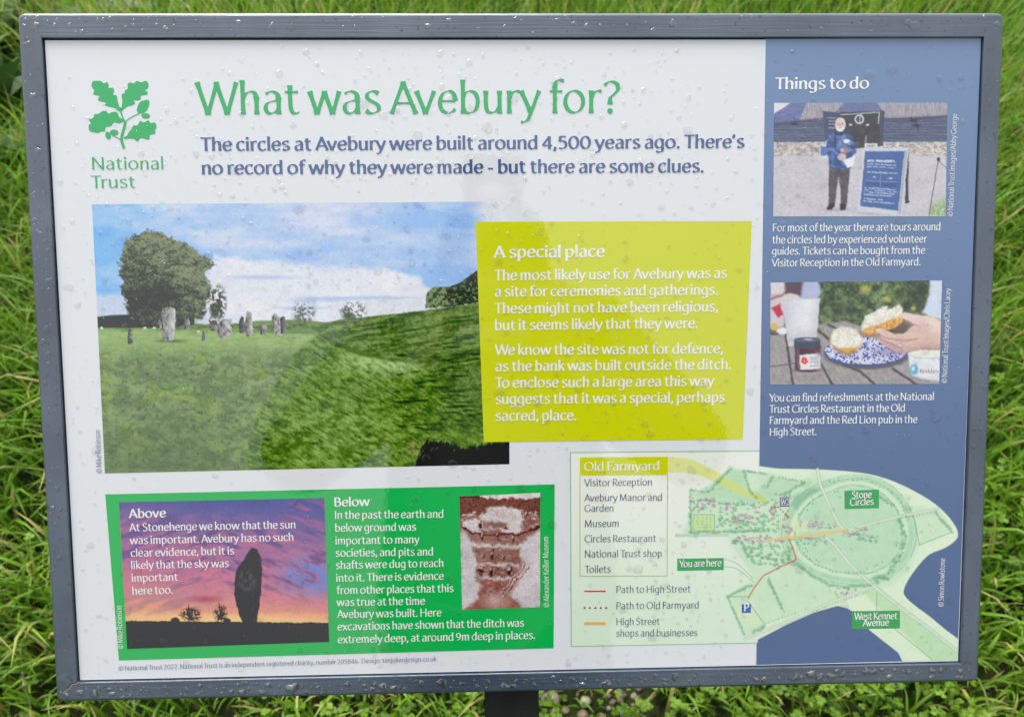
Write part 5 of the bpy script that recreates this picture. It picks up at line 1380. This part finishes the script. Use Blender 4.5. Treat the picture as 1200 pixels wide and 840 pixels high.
# ------------------------------------------------------------------ stalks and a broad-leaved weed
def tube(name, pts, r0, r1, mat, parent=None, sides=7):
    vs, fs = [], []; pts = [Vector(p) for p in pts]
    for i, p in enumerate(pts):
        d = (pts[min(i + 1, len(pts) - 1)] - pts[max(i - 1, 0)]).normalized(); u = d.orthogonal().normalized(); v = d.cross(u)
        r = r0 + (r1 - r0) * i / (len(pts) - 1)
        for k in range(sides):
            a = 6.2832 * k / sides; vs.append(p + u * r * math.cos(a) + v * r * math.sin(a))
    for i in range(len(pts) - 1):
        for k in range(sides):
            fs.append((i * sides + k, i * sides + (k + 1) % sides, (i + 1) * sides + (k + 1) % sides, (i + 1) * sides + k))
    fs.append(range(sides)); fs.append([(len(pts) - 1) * sides + k for k in range(sides)][::-1])
    return mesh_obj(name, vs, fs, mat, parent, smooth=True)


STRAW = plain_mat('dry straw', (.33, .23, .12), .7, .2, 200)
SEED = plain_mat('pale seed head', (.36, .36, .17), .7, .3, 200)
a, b = ground_at(772, 806, .05), ground_at(742, 840, .02)
tag(tube('dry_stalk', [a, (a + b) / 2 + np.array([0, 0, .004]), b], .0022, .0016, STRAW), 'thin dry straw-coloured stalk lying in the clover right of the pebbles', 'dry stalk')
hd = bpy.data.objects.new('seeding_grass_stem', None); COL.objects.link(hd); g = ground_at(40, 850); hd.location = g; hd.empty_display_size = .05
top = Vector(ground_at(26, 788, .13)) - Vector(g)
tube('stem', [(0, 0, 0), top * .5 + Vector((.004, 0, .01)), top * .86], .0012, .0008, SEED, hd)
tube('seed_head', [top * .80, top * .88 + Vector((.001, 0, .002)), top], .0032, .0010, SEED, hd)
tag(hd, 'pale seeding grass stem leaning at the lower left corner of the board', 'grass stem')

WEED = leaf_mat('broad weed leaf', [(0, (.022, .055, .012)), (1, (.06, .135, .025))], .25)


def weed(X, Y, s, label, n, seed):
    q = random.Random(seed); g = ground_at(X, Y)
    o = bpy.data.objects.new('broad_leaved_weed', None); COL.objects.link(o); o.location = g; tag(o, label, 'weed', 'broad-leaved weeds in the grass')
    for i in range(n):
        az = i * 2.4 + q.uniform(-.3, .3); L = s * q.uniform(.7, 1.15); up = q.uniform(.75, 1.4); vs, fs = [], []; m = 9
        for k in range(m):
            t = k / (m - 1); ang = up - 1.5 * t * t; w_ = L * .17 * (math.sin(math.pi * min(1, t * .93 + .05)) ** .8 + .02)
            r = L * math.cos(up) * t * (1 + .5 * t); z = L * (math.sin(up) * t - .34 * t * t) + .01
            for side in (-1, 0, 1):
                vs.append((r * math.cos(az) - side * w_ * math.sin(az), r * math.sin(az) + side * w_ * math.cos(az), z + (abs(side) * w_ * .35) + .004 * math.sin(9 * t + i)))
        for k in range(m - 1):
            for c in range(2): fs.append((k * 3 + c, k * 3 + c + 1, (k + 1) * 3 + c + 1, (k + 1) * 3 + c))
        lf = mesh_obj('leaf', vs, fs, WEED, o, smooth=True); at = lf.data.attributes.new('tint', 'FLOAT', 'POINT'); at.data.foreach_set('value', [q.uniform(0, 1)] * len(vs))


weed(0, 185, .62, 'dark broad-leaved weed standing by the top left corner of the board', 16, 1)
weed(6, 95, .62, 'taller dark broad-leaved weed at the top left edge of the picture', 18, 2)
weed(8, 330, .16, 'low broad-leaved weed in the grass left of the board', 9, 3)
weed(1190, 700, .12, 'small broad-leaved weed right of the lower board corner', 8, 4)
weed(1195, 60, .26, 'broad-leaved weed in the tall grass by the top right board corner', 9, 5)


# ------------------------------------------------------------------ the photographer, seen only as a reflection in the glazing
def grow(name, verts, edges, radii, mat, parent=None, sub=2, root=0):
    me = bpy.data.meshes.new(name); me.from_pydata(verts, edges, []); o = bpy.data.objects.new(name, me); COL.objects.link(o)
    o.modifiers.new('skin', 'SKIN'); sk = me.skin_vertices[0].data if me.skin_vertices else None
    if sk is None:
        bm = bmesh.new(); bm.from_mesh(me); bm.verts.layers.skin.verify(); bm.to_mesh(me); bm.free(); sk = me.skin_vertices[0].data
    for i, r in enumerate(radii): sk[i].radius = r if isinstance(r, tuple) else (r, r); sk[i].use_root = (i == root)
    ss = o.modifiers.new('sub', 'SUBSURF'); ss.levels = sub; ss.render_levels = sub
    bpy.context.view_layer.update(); dg = bpy.context.evaluated_depsgraph_get()
    nm = bpy.data.meshes.new_from_object(o.evaluated_get(dg)); o.modifiers.clear(); o.data = nm; nm.name = name; bpy.data.meshes.remove(me)
    nm.materials.clear(); nm.materials.append(mat); nm.polygons.foreach_set('use_smooth', [True] * len(nm.polygons))
    if parent: o.parent = parent
    return o


SKIN = plain_mat('skin', (.28, .17, .13), .5); COAT = plain_mat('dark rain jacket', (.012, .014, .018), .55, .4, 25)
TROUS = plain_mat('dark trousers', (.02, .02, .024), .8, .3, 50); HAIR = plain_mat('brown hair', (.05, .032, .02), .6, .8, 150); BOOT = plain_mat('brown boots', (.05, .035, .025), .6)


def photographer():
    cx, cy, cz = CAM; by = cy - .22; bx = cx + .005
    ph = Vector((cx, cy - .018, cz))                                # phone
    up = lambda z: z * 1.10
    V_, E_, R_ = [], [], []
    K_ = 1.10
    def add(p, r, par=None):
        V_.append(Vector((p[0], p[1], p[2] * K_))); R_.append(r)
        if par is not None: E_.append((par, len(V_) - 1))
        return len(V_) - 1
    pel = add((bx, by, .96), (.15, .10)); wa = add((bx, by, 1.10), (.14, .095), pel); ch = add((bx, by + .01, 1.30), (.165, .105), wa); st = add((bx, by + .01, 1.43), (.10, .075), ch)
    nk = add((bx, by + .03, 1.51), .055, st); jaw = add((bx, by + .085, 1.565), (.055, .06), nk); hc = add((bx, by + .07, 1.64), (.072, .088), jaw); hp = add((bx, by + .05, 1.71), (.058, .07), hc)
    nose = add((bx, by + .178, 1.605), .010, hc)
    hands = {}
    for s in (-1, 1):
        hip = add((bx + s * .09, by, .90), .085, pel); kn = add((bx + s * .11, by + .03, .50), .058, hip); an = add((bx + s * .12, by, .10), .042, kn); add((bx + s * .13, by + .13, .035), .035, an)
        sh = add((bx + s * .18, by, 1.42), .060, st); el = add((bx + s * .38, by + .02, 1.12), .044, sh); K_ = 1.0; wr = add((ph.x + s * .105, ph.y - .055, ph.z - .075), .028, el)
        pa = add((ph.x + s * .088, ph.y - .03, ph.z - .02), .030, wr)
        for k in range(4):
            b0 = add((ph.x + s * .088, ph.y - .008, ph.z - .018 + k * .017), .0092, pa); b1 = add((ph.x + s * (.074), ph.y - .001, ph.z - .016 + k * .018), .0085, b0); add((ph.x + s * (.055 + .004 * abs(k - 1)), ph.y - .001, ph.z - .014 + k * .018), .0075, b1)
        t0 = add((ph.x + s * .080, ph.y - .045, ph.z - .02), .011, pa); t1 = add((ph.x + s * .060, ph.y - .034, ph.z - .005), .010, t0); add((ph.x + s * .045, ph.y - .022, ph.z + .012), .008, t1); K_ = 1.10
    o = grow('person', V_, E_, R_, SKIN, None, 2, 0)
    for i, s in enumerate((-1, 1)):
        bm = bmesh.new(); bmesh.ops.create_uvsphere(bm, u_segments=12, v_segments=8, radius=.012, matrix=Matrix.Translation((bx + s * .031, by + .138, up(1.632))))
        me = bpy.data.meshes.new('eye'); bm.to_mesh(me); bm.free(); me.materials.append(BOOT); e = bpy.data.objects.new('eye', me); COL.objects.link(e); e.parent = o
    J = [(bx, by, up(.84)), (bx, by, up(1.08)), (bx, by + .01, up(1.30)), (bx, by + .01, up(1.43)), (bx, by - .02, up(1.52)), (bx, by - .01, up(1.64)), (bx, by + .03, up(1.74))]
    JR = [(.24, .17), (.22, .15), (.23, .14), (.15, .11), (.12, .09), (.15, .10), (.11, .07)]; JE = [(0, 1), (1, 2), (2, 3), (3, 4), (4, 5), (5, 6)]
    for s in (-1, 1):
        i = len(J); J += [(bx + s * .21, by, up(1.41)), (bx + s * .39, by + .02, up(1.12)), (ph.x + s * .118, ph.y - .07, ph.z - .10)]; JR += [.09, .085, .055]; JE += [(3, i), (i, i + 1), (i + 1, i + 2)]
    grow('jacket', J, JE, JR, COAT, o, 2, 1)
    T_ = [(bx, by, up(.95))]; TR = [(.165, .12)]; TE = []
    for s in (-1, 1):
        i = len(T_); T_ += [(bx + s * .095, by, up(.86)), (bx + s * .11, by + .03, up(.50)), (bx + s * .12, by, up(.10))]; TR += [.10, .075, .062]; TE += [(0, i), (i, i + 1), (i + 1, i + 2)]
        grow('boot', [(bx + s * .12, by - .03, .10), (bx + s * .12, by - .02, .045), (bx + s * .128, by + .09, .04), (bx + s * .132, by + .16, .035)], [(0, 1), (1, 2), (2, 3)], [.056, .05, .045, .036], BOOT, o, 2, 1)
    grow('trousers', T_, TE, TR, TROUS, o, 2, 0)
    grow('hair', [(bx, by + .045, up(1.66)), (bx, by + .075, up(1.715)), (bx, by + .115, up(1.715))], [(0, 1), (1, 2)], [(.07, .06), (.068, .055), (.05, .03)], HAIR, o, 2, 1)
    tag(o, 'person in a dark hooded jacket holding a phone up in front of the board', 'person')
    bm = bmesh.new(); bmesh.ops.create_cube(bm, size=1, matrix=Matrix.Diagonal((.158, .008, .075, 1))); bmesh.ops.bevel(bm, geom=list(bm.edges), offset=.003, segments=2, affect='EDGES')
    me = bpy.data.meshes.new('smartphone'); bm.to_mesh(me); bm.free(); me.materials.append(M_BACK); p = bpy.data.objects.new('smartphone', me); COL.objects.link(p)
    p.location = ph; tag(p, 'black smartphone held level in both hands', 'phone')


photographer()
